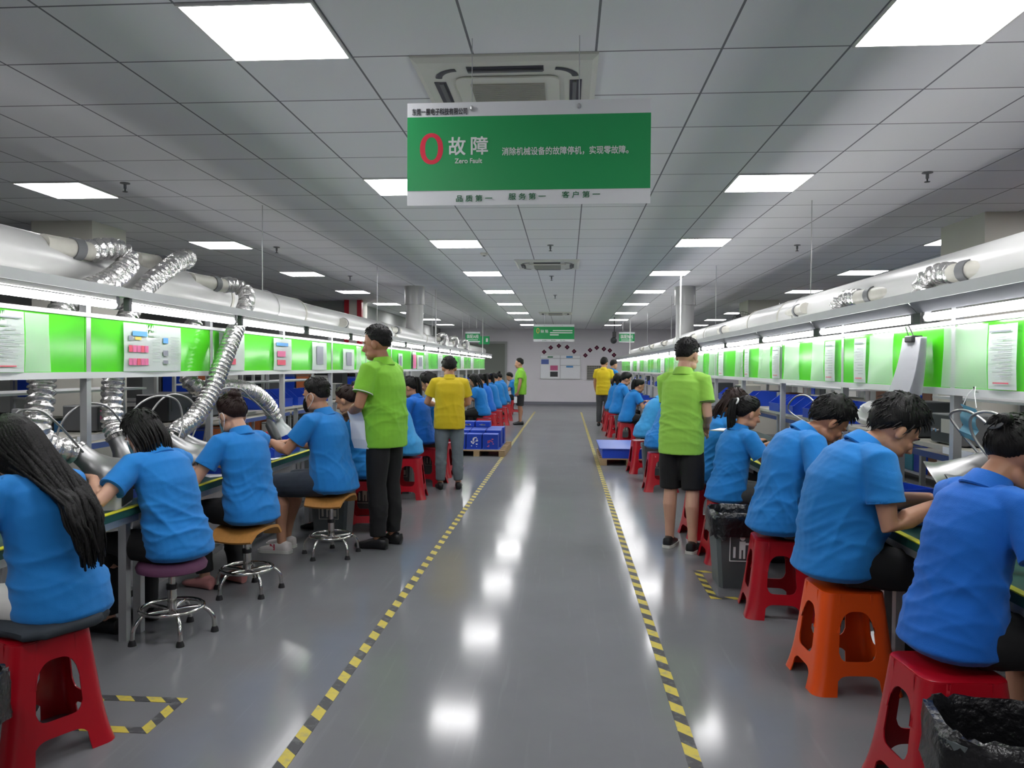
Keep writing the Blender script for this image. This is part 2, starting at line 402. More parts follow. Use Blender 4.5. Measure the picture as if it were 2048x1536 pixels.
box_ = BM(); box(box_, -4.5, -4.4, Y1 - 0.09, Y1, 0, 2.56); box(box_, -2.52, -2.44, Y1 - 0.09, Y1, 0, 2.56); box(box_, -4.4, -2.52, Y1 - 0.09, Y1, 2.47, 2.56)
obj('door_frame', box_, 'wall_grey', _d)
def pillar(n, x0, x1, y0, y1, m):
    return struct('column_%d' % n, B(x0, x1, y0, y1, 0, CE), m)
pillar(1, -5.9, -5.2, 8.1, 8.75, 'cream')
_c = pillar(2, -5.25, -4.9, 18.0, 18.6, 'cream')
for a, b in ((-5.29, -5.18), (-4.98, -4.87)): obj('corner_guard', B(a, b, 17.97, 18.1, 0, CE), 'red_paint', _c)
pillar(3, 4.15, 4.85, 8.0, 8.9, 'cream')
pillar(4, 4.15, 4.85, 18.0, 18.9, 'cream')

# ------------------------------------------------------------------ ceiling panels
def ceiling_light_proto():
    root = empty('ceiling_light')
    f = BM(); h = T / 2 - 0.003; i = h - 0.012
    for a, b, c, d in ((-h, h, -h, -i), (-h, h, i, h), (-h, -i, -i, i), (i, h, -i, i)): box(f, a, b, c, d, -0.012, 0.0)
    obj('frame', f, 'white', root)
    obj('diffuser', B(-i, i, -i, i, -0.008, -0.001), 'panel', root)
    return root
_cl = ceiling_light_proto(); _first = True
ROWS = ((1.5, 'inner row, line B side'), (-3.5, 'inner row, line A side'), (-8.5, 'outer row beyond line A'), (6.5, 'outer row beyond line B'))
ORD = ['first', 'second', 'third', 'fourth', 'fifth', 'sixth', 'seventh', 'eighth', 'ninth', 'tenth', 'eleventh', 'twelfth', 'thirteenth', 'fourteenth', 'fifteenth', 'sixteenth', 'seventeenth', 'eighteenth', 'nineteenth', 'twentieth']
for rc, rn in ROWS:
    for k in range(-2, 9):
        if k < 0 and rc in (6.5,): continue
        o = _cl if _first else copy_tree(_cl); _first = False
        o.location = (GX0 + rc * T, GY0 - 0.5 * T + k * 5 * T, CE)
        vis = k if rc in (1.5, -3.5) else k - 1
        if vis >= 0:
            tag(o, 'lit square ceiling panel, %s counting from the sign, %s' % (ORD[vis], rn), 'ceiling light', 'square ceiling panels')
        else:
            tag(o, 'lit square ceiling panel behind the viewpoint, %s' % rn, 'ceiling light', 'ceiling panels behind the viewer')

# ------------------------------------------------------------------ air conditioners
def aircon():
    root = empty('air_conditioner'); s = 0.48
    b = BM(); prof = [(s, 0.0), (s, -0.012), (s - 0.03, -0.03), (s - 0.12, -0.034)]
    rows = []
    for r, z in prof:
        rows.append([b.verts.new(q) for q in ((-r, -r, z), (r, -r, z), (r, r, z), (-r, r, z))])
    for p0, p1 in zip(rows, rows[1:]):
        for i in range(4): b.faces.new((p0[i], p0[(i + 1) % 4], p1[(i + 1) % 4], p1[i]))
    b.faces.new(rows[-1]); obj('fascia', b, 'ac_white', root)
    # centre grille panel, raised a little, with fine louvres
    obj('intake_panel', rounded_slab(0.56, 0.56, 0.012, 0.06, -0.048), 'ac_white', root, bevel=0.003)
    g = BM()
    for i in range(26): box(g, -0.2, 0.2, -0.2 + i * 0.0157, -0.2 + i * 0.0157 + 0.009, -0.056, -0.048)
    obj('intake_grille', g, 'ac_grille', root)
    for k in range(4):
        rz = Matrix.Rotation(k * math.pi / 2, 3, 'Z')
        sl = BM(); box(sl, -0.2, 0.2, 0.335, 0.4, -0.0365, -0.030, rot=rz)
        so = obj('air_slot', sl, 'ac_dark', root)
        fl = BM(); box(fl, -0.195, 0.195, 0.35, 0.372, -0.047, -0.0375, rot=rz); obj('flap', fl, 'grey_dev', so)
        co = BM()
        pts = [rz @ Vector((0.25 + 0.115 * math.sin(a), 0.25 + 0.115 * math.cos(a), -0.036)) for a in [R(x) for x in range(5, 86, 10)]]
        tube(co, pts, (0.018, 0.003), 8, side=(0, 0, 1) if False else None)
        obj('corner_slot', co, 'ac_dark', root)
    return root
_ac = aircon()
for i, (x, y, l) in enumerate(((-0.33, 4.37, 'white four-way ceiling air conditioner just behind the big green sign'), (-0.30, 11.75, 'white ceiling air conditioner over mid aisle between the light rows'), (-0.33, 22.3, 'white ceiling air conditioner above the small far green banner'))):
    o = _ac if i == 0 else copy_tree(_ac)
    o.location = (x, y, CE); tag(o, l, 'air conditioner', 'ceiling air conditioners')

# sprinkler heads
def sprinkler():
    root = empty('sprinkler'); b = BM(); lathe(b, [(0.0, 0), (0.04, 0), (0.042, -0.006), (0.012, -0.012), (0.012, -0.05), (0.0, -0.05)], 14)
    obj('rosette', b, 'grey_dev', root); d = BM(); lathe(d, [(0.0, -0.05), (0.006, -0.05), (0.006, -0.072), (0.022, -0.074), (0.022, -0.078), (0.0, -0.078)], 12)
    obj('deflector', d, 'dark_dev', root); return root
_sp = sprinkler()
for i, (x, y, l) in enumerate(((-3.84, 6.45, 'beside the second panel of the outer row, line A side'), (2.87, 6.4, 'out over the line B duct, first of its row'), (2.92, 10.05, 'out over the line B duct, second of its row'), (-3.86, 10.0, 'above the ducts between two outer panels of line A'),
                               (-0.22, 9.95, 'just before the mid aisle air conditioner'), (-0.27, 13.3, 'just past the mid aisle air conditioner'), (-0.26, 16.77, 'halfway from mid aisle air conditioner to far banner'), (-3.79, 13.23, 'near the tall duct riser of line A'))):
    o = _sp if i == 0 else copy_tree(_sp); o.location = (x, y, CE)
    tag(o, 'dark sprinkler head ' + l, 'sprinkler', 'ceiling sprinklers')
o = empty('smoke_detector', (-1.15, 10.61, CE), 0, 'small pale round smoke detector beside the third panel over line A', 'smoke detector')
b = BM(); lathe(b, [(0, 0), (0.055, 0), (0.055, -0.02), (0.04, -0.035), (0, -0.037)], 20); obj('body', b, 'ac_white', o, True)
b = BM(); lathe(b, [(0, -0.037), (0.02, -0.037), (0.018, -0.045), (0, -0.045)], 14); obj('sensor_cap', b, 'grey_dev', o, True)

# ------------------------------------------------------------------ floor tape
def strip(name, x0, x1, y0, y1, m, label, group='yellow and black floor tape'):
    o = obj(name, B(x0, x1, y0, y1, 0.0002, 0.0016), m); return tag(o, label, 'floor tape', group)
strip('floor_tape', -1.085, -1.03, 0.6, 26, 'hazard', 'long yellow and black hazard tape along the aisle on the line A side')
strip('floor_tape', 0.47, 0.525, 0.6, 26, 'hazard', 'long yellow and black hazard tape along the aisle on the line B side')
strip('floor_marking', -2.1, -1.69, 3.265, 3.315, 'hazard_side', 'edge strip of the bin square, the one by the purple stool', 'tape square on the floor by the red stool')
strip('floor_marking', -2.1, -1.69, 2.98, 3.03, 'hazard_side', 'edge strip of the bin square, the one by the red stool', 'tape square on the floor by the red stool')
strip('floor_marking', -1.74, -1.69, 3.03, 3.265, 'hazard_side', 'short edge strip of the bin square, on the aisle side', 'tape square on the floor by the red stool')
strip('floor_marking', -2.1, -2.05, 3.03, 3.265, 'hazard_side', 'short edge strip of the bin square, on the bench side', 'tape square on the floor by the red stool')
for x0, x1, y0, y1, l in ((0.95, 1.0, 5.05, 5.75, 'aisle edge strip of the tape square under the lined grey bin'), (1.0, 1.42, 5.05, 5.1, 'front edge strip of the tape square under the lined grey bin'), (1.0, 1.42, 5.7, 5.75, 'rear edge strip of the tape square under the lined grey bin')):
    strip('floor_marking', x0, x1, y0, y1, 'hazard_side', l, 'tape square under the lined grey bin')

# ------------------------------------------------------------------ signs
def hung_sign(loc, rz, label, wires):
    root = empty('hanging_sign', loc, rz, label, 'sign'); W, Hh = 1.17, 0.494
    obj('board', B(-W / 2, W / 2, 0, 0.006, 0, Hh), 'sign_white', root)
    obj('green_field', B(-W / 2 + 0.0005, W / 2 - 0.0005, -0.0012, -0.0001, 0.071, Hh - 0.068), 'sign_green', root)
    for x in wires:
        wv = BM(); tube(wv, [(x, 0.003, Hh - 0.02), (x, 0.003, CE - loc[2])], 0.0022, 6)
        lathe(wv, [(0.004, -0.012), (0.009, -0.006), (0.009, 0.006), (0.004, 0.012)], 8, (x, -0.002, Hh - 0.03)); obj('wire', wv, 'galv', root)
    return root
sx = 1.17 / 1813
sg = hung_sign((-0.195, 3.7, 2.283), R(-0.6), 'large white and green zero fault sign hanging over the aisle', (-0.27, 0.245))
def st(body, x0, x1, y0, y1, m, bold=0.0, sp=1.0, ysh=0):
    text_fit(body, (x1 - x0) * sx, (y1 - y0) * sx, m, sg, -0.585 + (x0 - 125) * sx, (1192 - y1) * sx, -0.0014, bold, sp)
st('东莞一展电子科技有限公司', 162, 578, 468, 518, 'letter_black', 0.014)
st('0', 222, 398, 652, 885, 'sign_red')
st('故', 440, 566, 686, 818, 'letter_white', 0.03); st('障', 610, 735, 684, 816, 'letter_white', 0.03)
st('Zero Fault', 487, 692, 845, 880, 'letter_white', 0.025)
st('消除机械设备的故障停机，实现零故障。', 842, 1775, 768, 828, 'letter_white', 0.025)
st('品 质 第 一', 498, 770, 1118, 1166, 'letter_green', 0.014)
st('服 务 第 一', 893, 1170, 1108, 1156, 'letter_green', 0.014)
st('客 户 第 一', 1290, 1570, 1098, 1146, 'letter_green', 0.014)
sg2 = hung_sign((-0.37, 22.0, 2.245), 0, 'small-looking far green and white banner hanging before the far wall', (-0.27, 0.245))
text_fit('0', 0.09, 0.15, 'ink_gold', sg2, -0.5, 0.235, -0.0014)
text_fit('缺 陷', 0.21, 0.09, 'letter_white', sg2, -0.375, 0.25, -0.0014, 0.02)
for k, (a, b_) in enumerate(((-0.03, 0.53), (-0.11, 0.53), (-0.11, 0.14))):
    obj('text_line', B(a, b_, -0.0018, -0.0013, 0.30 - k * 0.06, 0.328 - k * 0.06), 'letter_white', sg2)
for k in range(3): text_fit(('品 质 第 一', '服 务 第 一', '客 户 第 一')[k], 0.16, 0.03, 'letter_green', sg2, -0.33 + k * 0.26, 0.02, -0.0014, 0.01)
for x, y, z, t_, l, wd in ((-2.95, 24.0, 2.29, '装配A线', 'small green hanging sign for line A near the far wall', 0.46), (1.855, 24.0, 2.30, '装配B线', 'small green hanging sign for line B near the far wall', 0.48)):
    root = empty('line_sign', (x, y, z), 0, l, 'sign', 'assembly line signs')
    obj('board', B(-wd / 2, wd / 2, 0, 0.01, 0, 0.32), 'sign_white', root); obj('green_field', B(-wd / 2, wd / 2, -0.004, -0.001, 0.03, 0.265), 'sign_green', root)
    text_fit(t_, wd * 0.8, 0.12, 'letter_white', root, -wd * 0.4, 0.115, -0.0045, 0.02)
    obj('text_line', B(-wd * 0.36, wd * 0.36, -0.0055, -0.0045, 0.06, 0.08), 'letter_white', root)
    for xx in (-0.12, 0.12):
        wv = BM(); tube(wv, [(xx, 0.005, 0.3), (xx, 0.005, CE - z)], 0.004, 6); obj('wire', wv, 'galv', root)
root = empty('line_sign', (-2.68, 25.6, 2.27), 0, 'second green hanging sign peeking out behind the line A sign', 'sign')
obj('board', B(-0.26, 0.1, 0, 0.01, 0, 0.27), 'sign_green', root); obj('symbol', B(-0.02, 0.05, -0.003, -0.001, 0.08, 0.2), 'letter_white', root)
wv = BM(); tube(wv, [(-0.05, 0.005, 0.25), (-0.05, 0.005, CE - 2.27)], 0.004, 6); obj('wire', wv, 'galv', root)
# speaker and fan beside the line B sign
root = empty('loudspeaker', (1.48, 24.1, 2.29), 0, 'black loudspeaker hanging beside the line B sign', 'loudspeaker')
obj('cabinet', B(-0.06, 0.06, 0, 0.14, 0.16, 0.34), 'black', root, bevel=0.01)
b = BM(); lathe(b, [(0.0, 0.03), (0.05, 0.03), (0.09, 0.0), (0.1, 0.0), (0.1, -0.05), (0, -0.06)], 20, (-0.02, 0.02, 0.07), axis_rot((0, -1, 0))); obj('horn', b, 'dark_dev', root, True)
b = BM(); tube(b, [(0, 0.07, 0.3), (0, 0.07, CE - 2.29)], 0.012, 8); obj('bracket', b, 'dark_dev', root)

# ------------------------------------------------------------------ far wall fittings
root = empty('notice_board', (-0.255, Y1 - 0.03, 1.06), 0, 'white notice board with coloured sheets on the far wall', 'notice board')
obj('board', B(-0.8, 0.8, 0, 0.03, 0, 0.94), 'sign_white', root)
f = BM()
for a in ((-0.82, 0.82, -0.02, 0.0), (-0.82, 0.82, 0.94, 0.96), (-0.82, -0.8, 0, 0.94), (0.8, 0.82, 0, 0.94)): box(f, a[0], a[1], -0.008, 0.03, a[2], a[3])
obj('frame', f, 'galv', root)
f = BM(); box(f, -0.01, 0.004, -0.003, 0, 0, 0.94); box(f, -0.8, 0.8, -0.003, 0, 0.81, 0.822); box(f, 0.0, 0.8, -0.003, 0, 0.53, 0.542); obj('divider_line', f, 'ink', root)
for a, m_ in (((-0.78, -0.47, 0.58, 0.78), 'blue_edge'), ((-0.41, -0.1, 0.33, 0.53), 'ink_pink'), ((-0.41, -0.1, 0.07, 0.28), 'pants_grey'), ((-0.78, -0.46, 0.06, 0.52), 'paper'), ((-0.41, -0.05, 0.56, 0.78), 'paper'), ((-0.52, -0.3, 0.85, 0.9), 'letter_green'),
              ((0.24, 0.5, 0.84, 0.92), 'ink_blue'), ((0.24, 0.52, 0.45, 0.52), 'ink_blue'), ((0.05, 0.75, 0.56, 0.8), 'paper'), ((0.05, 0.75, 0.05, 0.44), 'paper')):
    obj('notice_sheet', B(a[0], a[1], -0.006, -0.0035, a[2], a[3]), m_, root)
def diamond(px_x, z, l):
    root = empty('wall_diamond', (px_x, Y1 - 0.004, z), 0, l, 'wall ornament', 'red paper diamonds in two arcs on the far wall')
    b = BM(); r = 0.1; v = [b.verts.new(q) for q in ((-r, 0, 0), (0, 0, -r), (r, 0, 0), (0, 0, r))]; b.faces.new(v)
    bmesh.ops.solidify(b, geom=b.faces[:], thickness=0.004); obj('diamond', b, 'ink_red', root)
    b = BM(); lathe(b, [(0, 0), (0.035, 0), (0.035, 0.003), (0, 0.003)], 10, (0, -0.004, 0), axis_rot((0, -1, 0))); obj('emblem', b, 'ink_pink', root)
for i, (x, z) in enumerate(((-0.92, 2.14), (-0.65, 2.32), (-0.32, 2.39), (0.02, 2.34), (0.3, 2.17))): diamond(x, z, 'red paper diamond, %s of the arc above the notice board' % ORD[i])
for i, (x, z) in enumerate(((0.76, 2.01), (0.95, 2.22), (1.22, 2.32), (1.51, 2.27), (1.75, 2.21), (1.92, 2.03))): diamond(x, z, 'dark red paper diamond, %s of the arc over the key rack' % ORD[i])
root = empty('key_rack', (1.15, Y1 - 0.06, 1.02), 0, 'grey pigeonhole rack on the far wall beside the notice board', 'rack')
obj('back', B(-0.32, 0.32, 0.05, 0.06, 0, 0.58), 'grey_dev', root); f = BM()
for i in range(9): box(f, -0.32, 0.32, 0, 0.05, i * 0.0705, i * 0.0705 + 0.016)
for i in range(9): box(f, -0.32 + i * 0.078, -0.304 + i * 0.078, 0.001, 0.05, 0, 0.58)
obj('grid_frame', f, 'beige', root)

# ------------------------------------------------------------------ main ducts
def main_duct(name, label, cx, cz, segs, bands, spigots, riser_y, side):
    root = empty(name, (cx, 0, cz), 0, label, 'duct')
    for (ya, yb, r) in segs:
        b = BM(); tube(b, [(0, ya, 0), (0, (ya + yb) / 2, 0), (0, yb, 0)], r, 32, side=(1, 0, 0)); obj('pipe', b, 'duct', root, True)
    for (y, r) in bands:
        b = BM(); lathe(b, [(r - 0.004, -0.02), (r + 0.006, -0.02), (r + 0.006, 0.02), (r - 0.004, 0.02)], 32, (0, y, 0), axis_rot((0, 1, 0))); obj('joint_band', b, 'duct_dirty', root, True)
    for (y, z, ln, rr, dy) in spigots:
        b = BM(); base = Vector((side * 0.1, y - dy * ln * 0.5, z)); tip = base + Vector((side * (0.08 + 0.0), dy * ln, 0.0))
        tube(b, [base, base.lerp(tip, 0.5), tip], rr, 18); so = obj('spigot', b, 'duct_dirty', root, True)
        q = base.lerp(tip, 0.68); b = BM(); lathe(b, [(rr + 0.001, -0.03), (rr + 0.009, -0.03), (rr + 0.009, 0.03), (rr + 0.001, 0.03)], 18, q, axis_rot(tip - base)); obj('damper_band', b, 'grey_dev', so, True)
        b = BM(); tube(b, [q - Vector((0, 0, rr)), q - Vector((0, 0, rr + 0.05))], 0.012, 8); box(b, -0.012, 0.012, -0.06, 0.06, -0.008, 0.008, at=q - Vector((0, 0, rr + 0.05))); obj('damper_handle', b, 'duct_dirty', so)
    b = BM(); lathe(b, [(0.172, 0.0), (0.172, CE - cz - 0.34)], 28, (0, riser_y, 0)); obj('riser', b, 'duct', root, True)
    b = BM(); lathe(b, [(0.2, CE - cz - 0.36), (0.2, CE - cz)], 28, (0, riser_y, 0)); lathe(b, [(0.172, CE - cz - 0.36), (0.205, CE - cz - 0.36), (0.205, CE - cz - 0.33), (0.172, CE - cz - 0.33)], 28, (0, riser_y, 0)); obj('riser_sleeve', b, 'duct', root, True)
    # straps that carry the duct
    for k, y in enumerate((2.6, 7.4, 12.0, 17.0, 22.0)):
        r = 0.176 if y < 8 else 0.15
        b = BM(); lathe(b, [(r, -0.006), (r + 0.003, -0.006), (r + 0.003, 0.006), (r, 0.006)], 28, (0, y, 0), axis_rot((0, 1, 0))); tube(b, [(0, y, r), (0, y, CE - cz)], 0.005, 6); obj('hanger', b, 'galv', root)
    return root
main_duct('main_duct', 'long pale round exhaust duct above the benches of line A', -3.0, 2.07, ((-2.5, 8.2, 0.17), (8.15, 15.6, 0.148), (15.55, 27.4, 0.118)), ((6.35, 0.17), (8.2, 0.17), (12.2, 0.148), (15.6, 0.148), (20, 0.118)),
          ((4.22, 0.1, 0.3, 0.055, 1), (5.15, 0.14, 0.3, 0.055, 1), (5.95, 0.09, 0.42, 0.055, 1), (9.7, -0.02, 0.4, 0.06, -1), (12.6, 0.04, 0.35, 0.055, 1), (17.0, 0.05, 0.3, 0.05, 1), (19.5, 0.05, 0.3, 0.05, 1), (21.2, 0.05, 0.3, 0.05, 1)), 15.0, 1)
main_duct('main_duct', 'long pale round exhaust duct above the benches of line B', 2.28, 2.02, ((-2.5, 9.2, 0.17), (9.15, 15.6, 0.15), (15.55, 27.0, 0.12)), ((7.9, 0.17), (9.2, 0.17), (12.2, 0.15), (15.6, 0.15), (20, 0.12)),
          ((4.2, 0.01, 0.33, 0.05, 1), (5.42, 0.0, 0.6, 0.052, 1), (7.4, 0.02, 0.9, 0.05, -1), (10.5, 0.0, 0.4, 0.055, 1), (13.0, 0.0, 0.35, 0.055, 1), (17.0, 0.03, 0.3, 0.05, 1), (19.5, 0.03, 0.3, 0.05, 1), (22.0, 0.03, 0.3, 0.05, 1)), 15.1, -1)
# thin white drop rods from the ceiling to the benches
for x, y, l in ((-2.68, 15.6, 'beside the duct riser of line A'), (-2.68, 24.4, 'at the far end of line A by its sign'), (1.92, 13.2, 'just before the duct riser of line B'), (1.92, 23.6, 'at the far end of line B by its sign')):
    b = BM(); tube(b, [(x, y, 1.9), (x, y, CE)], 0.013, 10); tag(obj('drop_rod', b, 'white'), 'thin white vertical conduit rod ' + l, 'conduit', 'white drop rods')

# ------------------------------------------------------------------ workbenches
def make_bench(side, xf, xp, xl, zb, zt, zbeam, L):
    """side -1: line A, facing +x. Local x=0 is the front table edge, y runs 0..L; back is at side*depth."""
    s = side; root = empty('workbench'); D = 0.78; xb = xp - xf
    def bx(a, b, y0, y1, z0, z1): return B(min(a, b), max(a, b), y0, y1, z0, z1)
    obj('tabletop', bx(0, s * D, 0.004, L - 0.004, 0.69, 0.73), 'mat_green', root)
    obj('edge_strip', bx(-s * 0.004, s * 0.03, 0.004, L - 0.004, 0.7302, 0.735), 'yellow', root)
    obj('apron', bx(s * 0.012, s * 0.05, 0.01, L - 0.01, 0.65, 0.69), 'alu', root)
    for x in (0.06, D - 0.06):
        for y in (0.05, L - 0.09): obj('leg', bx(s * (x - 0.022), s * (x + 0.022), y, y + 0.044, 0, 0.69), 'alu', root)
    obj('footrest', bx(s * 0.2, s * 0.25, 0.05, L - 0.05, 0.14, 0.18), 'alu', root)
    for k, x in enumerate((xb + s * 0.02, s * (D - 0.04))):
        obj('upright', bx(x - 0.02, x + 0.02, 0.012, 0.052, 0.73, zbeam + 0.028 if k == 0 else 1.25), 'alu', root)
    obj('lower_rail', bx(xb - s * 0.012, xb + s * 0.03, 0, L, zb - 0.035, zb), 'alu_white', root)
    obj('upper_rail', bx(xb - s * 0.012, xb + s * 0.03, 0, L, zt, zt + 0.022), 'alu_white', root)
    obj('green_panel', bx(xb + s * 0.002, xb + s * 0.008, 0.003, L - 0.003, zb, zt), 'green_panel', root)
    xr = xl - xf
    obj('lamp_beam', bx(xr - s * 0.03, xr + s * 0.03, 0, L, zbeam - 0.02, zbeam + 0.03), 'alu', root)
    obj('lamp_arm', bx(xr + s * 0.03, xb + s * 0.0, 0.016, 0.048, zbeam - 0.006, zbeam + 0.026), 'alu', root)
    if s > 0:
        b = BM(); quad(b, (xr - 0.03, 0.003, zbeam - 0.021), (xr - 0.03, L - 0.003, zbeam - 0.021), (xr + 0.012, L - 0.003, zbeam - 0.07), (xr + 0.012, 0.003, zbeam - 0.07)); bmesh.ops.solidify(b, geom=b.faces[:], thickness=0.002); obj('slanted_cover', b, 'grey_plate', root)
    obj('shelf', bx(s * 0.5, s * D, 0.01, L - 0.01, 1.06, 1.085), 'beige', root)
    return root
def make_lamp(L, side, slanted):
    root = empty('bench_lamp'); s = side
    b = BM(); tube(b, [(0, 0.07, 0), (0, L - 0.07, 0)], 0.019, 14); obj('lamp_tube', b, 'tube', root, True)
    if not slanted: obj('reflector', B(-0.016, 0.016, 0.05, L - 0.05, 0.027, 0.0495), 'white', root)
    for y in (0.045, L - 0.075): obj('lamp_holder', B(-0.018, 0.018, y, y + 0.03, -0.022, 0.0745 if slanted else 0.0495), 'grey_dev', root, bevel=0.004)
    return root
LA = dict(side=-1, xf=-2.33, xp=-2.65, xl=-2.44, zb=1.46, zt=1.765, zbeam=1.892, L=1.48, y0=2.58, n=15)
LB = dict(side=1, xf=1.56, xp=1.9, xl=1.70, zb=1.412, zt=1.722, zbeam=1.848, L=1.52, y0=2.38, n=16)
for P_, nm in ((LA, 'A'), (LB, 'B')):
    s = P_['side']; bench = make_bench(s, P_['xf'], P_['xp'], P_['xl'], P_['zb'], P_['zt'], P_['zbeam'], P_['L'])
    lamp = make_lamp(P_['L'], s, nm == 'B')
    for k in range(P_['n']):
        o = bench if k == 0 else copy_tree(bench); o.location = (P_['xf'], P_['y0'] + k * P_['L'], 0)
        tag(o, 'aluminium workbench of assembly line %s with green board, %s from the camera end' % (nm, ORD[k]), 'workbench', 'workbenches of assembly line ' + nm)
        o = lamp if k == 0 else copy_tree(lamp); o.location = (P_['xl'] + (0.0 if nm == 'A' else 0.03), P_['y0'] + k * P_['L'], P_['zbeam'] - 0.07 if nm == 'A' else P_['zbeam'] - 0.095)
        tag(o, 'lit fluorescent tube lamp over line %s, %s from the camera end' % (nm, ORD[k]), 'lamp', 'tube lamps of assembly line ' + nm)

# ------------------------------------------------------------------ papers on the green boards
def sheet(side, xp, ya, yb, z0, z1, label, style, tilt=0.0):
    """a printed sheet standing on the board; local u runs along the line, z up."""
    s = side; x = xp - s * 0.012
    root = empty('instruction_sheet', (x, ya, z0), 0, label, 'paper sheet', 'printed sheets on the green boards'); W, Hh = yb - ya, z1 - z0
    b = BM(); n = 8; g = [[b.verts.new((-s * (0.004 + 0.008 * math.sin(3.0 * i / n + j) ** 2 * (1 - j / 3)), W * i / n, Hh * j / 3)) for j in range(4)] for i in range(n + 1)]
    for i in range(n):
        for j in range(3): b.faces.new((g[i][j], g[i + 1][j], g[i + 1][j + 1], g[i][j + 1]))
    bmesh.ops.solidify(b, geom=b.faces[:], thickness=0.0006); obj('paper', b, 'paper', root, True)
    def blk(u0, u1, v0, v1, m_, nm='print_block'):
        obj(nm, B(min(-s * 0.0135, -s * 0.0145), max(-s * 0.0135, -s * 0.0145), u0 * W, u1 * W, v0 * Hh, v1 * Hh), m_, root)
    if style == 'photos':
        blk(0.12, 0.36, 0.74, 0.84, 'ink_blue'); blk(0.16, 0.26, 0.66, 0.72, 'ink_gold'); blk(0.06, 0.12, 0.64, 0.74, 'ink')
        for r_ in range(2):
            for c_ in range(5): blk(0.06 + c_ * 0.065, 0.118 + c_ * 0.065, 0.4 - r_ * 0.27, 0.54 - r_ * 0.27, 'ink_pink' if (c_ + r_) % 3 else 'ink_red')
        blk(0.64, 0.73, 0.62, 0.74, 'ink_blue'); blk(0.64, 0.73, 0.34, 0.46, 'ink'); blk(0.64, 0.73, 0.16, 0.24, 'ink')
        for r_ in range(9): blk(0.45, 0.58, 0.2 + r_ * 0.07, 0.205 + r_ * 0.07, 'ink', 'text_line'); blk(0.78, 0.94, 0.2 + r_ * 0.07, 0.205 + r_ * 0.07, 'ink', 'text_line')
    elif style == 'list':
        blk(0.15, 0.9, 0.88, 0.9, 'ink', 'text_line')
        for r_ in range(10): blk(0.12, 0.5 + 0.4 * ((r_ * 37) % 10) / 10, 0.2 + r_ * 0.062, 0.207 + r_ * 0.062, 'ink', 'text_line')
        blk(0.2, 0.75, 0.09, 0.11, 'ink_red', 'text_line')
    elif style == 'pics':
        blk(0.1, 0.75, 0.76, 0.86, 'ink_blue'); blk(0.15, 0.6, 0.42, 0.6, 'ink_pink'); blk(0.15, 0.6, 0.16, 0.32, 'ink_red')
    elif style == 'dark':
        blk(0.25, 0.7, 0.2, 0.85, 'ink')
    elif style == 'pink':
        blk(0.05, 0.95, 0.05, 0.85, 'ink_pink')
    return root
zb, zt = LA['zb'], LA['zt']
SA = [(3.30, 3.56, 'list', 'white text sheet on line A board at the camera end'), (4.40, 5.08, 'photos', 'wide white sheet with red product photos, second bench of line A'), (5.66, 6.12, 'pics', 'white sheet with blue heading beside the slanting foil hose on line A'),
      (6.75, 7.2, 'pics', 'white photo sheet behind the head of the man in shorts on line A'), (7.8, 8.28, 'dark', 'grey photo sheet past the ponytail woman on line A board'), (8.9, 9.38, 'dark', 'sheet with dark machine photo beside the tall lime shirt man'),
      (11.9, 12.2, 'dark', 'small dark photo strip just past the tall lime shirt man on line A'), (13.0, 13.3, 'pink', 'tall pink sheet on line A board behind the yellow shirt man'), (13.4, 14.0, 'dark', 'white sheet with symbol next to the tall pink sheet on line A'),
      (15.6, 16.2, 'list', 'white sheet just past the yellow shirt man\'s head on line A board'), (17.2, 17.8, 'list', 'second white sheet past the yellow shirt man on line A board'), (19.0, 19.6, 'list', 'third white sheet past the yellow shirt man on line A board'), (21.0, 21.6, 'list', 'last white sheet towards the far end of line A')]
for a, b_, stl, l in SA: sheet(-1, LA['xp'], a, b_, zb + 0.002, zt - 0.01 if stl != 'dark' or a < 8 else zb + 0.25, l, stl)
zb, zt = LB['zb'], LB['zt']
SB = [(3.36, 3.58, 'list', 'white notice sheet in the first green panel of line B'), (4.99, 5.19, 'list', 'white text strip next to the hanging paper pad, line B'), (5.55, 5.76, 'list', 'second white text strip beyond the hanging paper pad, line B'), (6.95, 7.2, 'list', 'narrow white strip above the blue bins on line B'),
      (8.1, 8.3, 'list', 'narrow white strip above the ponytail woman on line B'), (9.4, 9.7, 'list', 'white sheet beside the head of the lime shirt man at line B'), (12.0, 12.4, 'list', 'white sheet left on line B board beyond the lime shirt man'), (15.0, 15.6, 'list', 'white sheet halfway down line B board'), (20.0, 20.8, 'list', 'white sheet towards the far end of line B board'), (22.0, 23.0, 'list', 'wide white sheet at the far end of line B board')]
for a, b_, stl, l in SB: sheet(1, LB['xp'], a, b_, zb + 0.004, zt - 0.02, l, stl)
def pocket(side, xp, ya, yb, z0, z1, label):
    s = side; x = xp - s * 0.008
    b = BM(); n = 6; g = [[b.verts.new((-s * 0.006 * math.sin(2.2 * i / n + j), (yb - ya) * i / n, (z1 - z0) * j / 3)) for j in range(4)] for i in range(n + 1)]
    for i in range(n):
        for j in range(3): b.faces.new((g[i][j], g[i + 1][j], g[i + 1][j + 1], g[i][j + 1]))
    o = obj('document_pocket', b, 'pocket', None, True, loc=(x, ya, z0)); tag(o, label, 'plastic pocket', 'clear plastic pockets on the green boards')
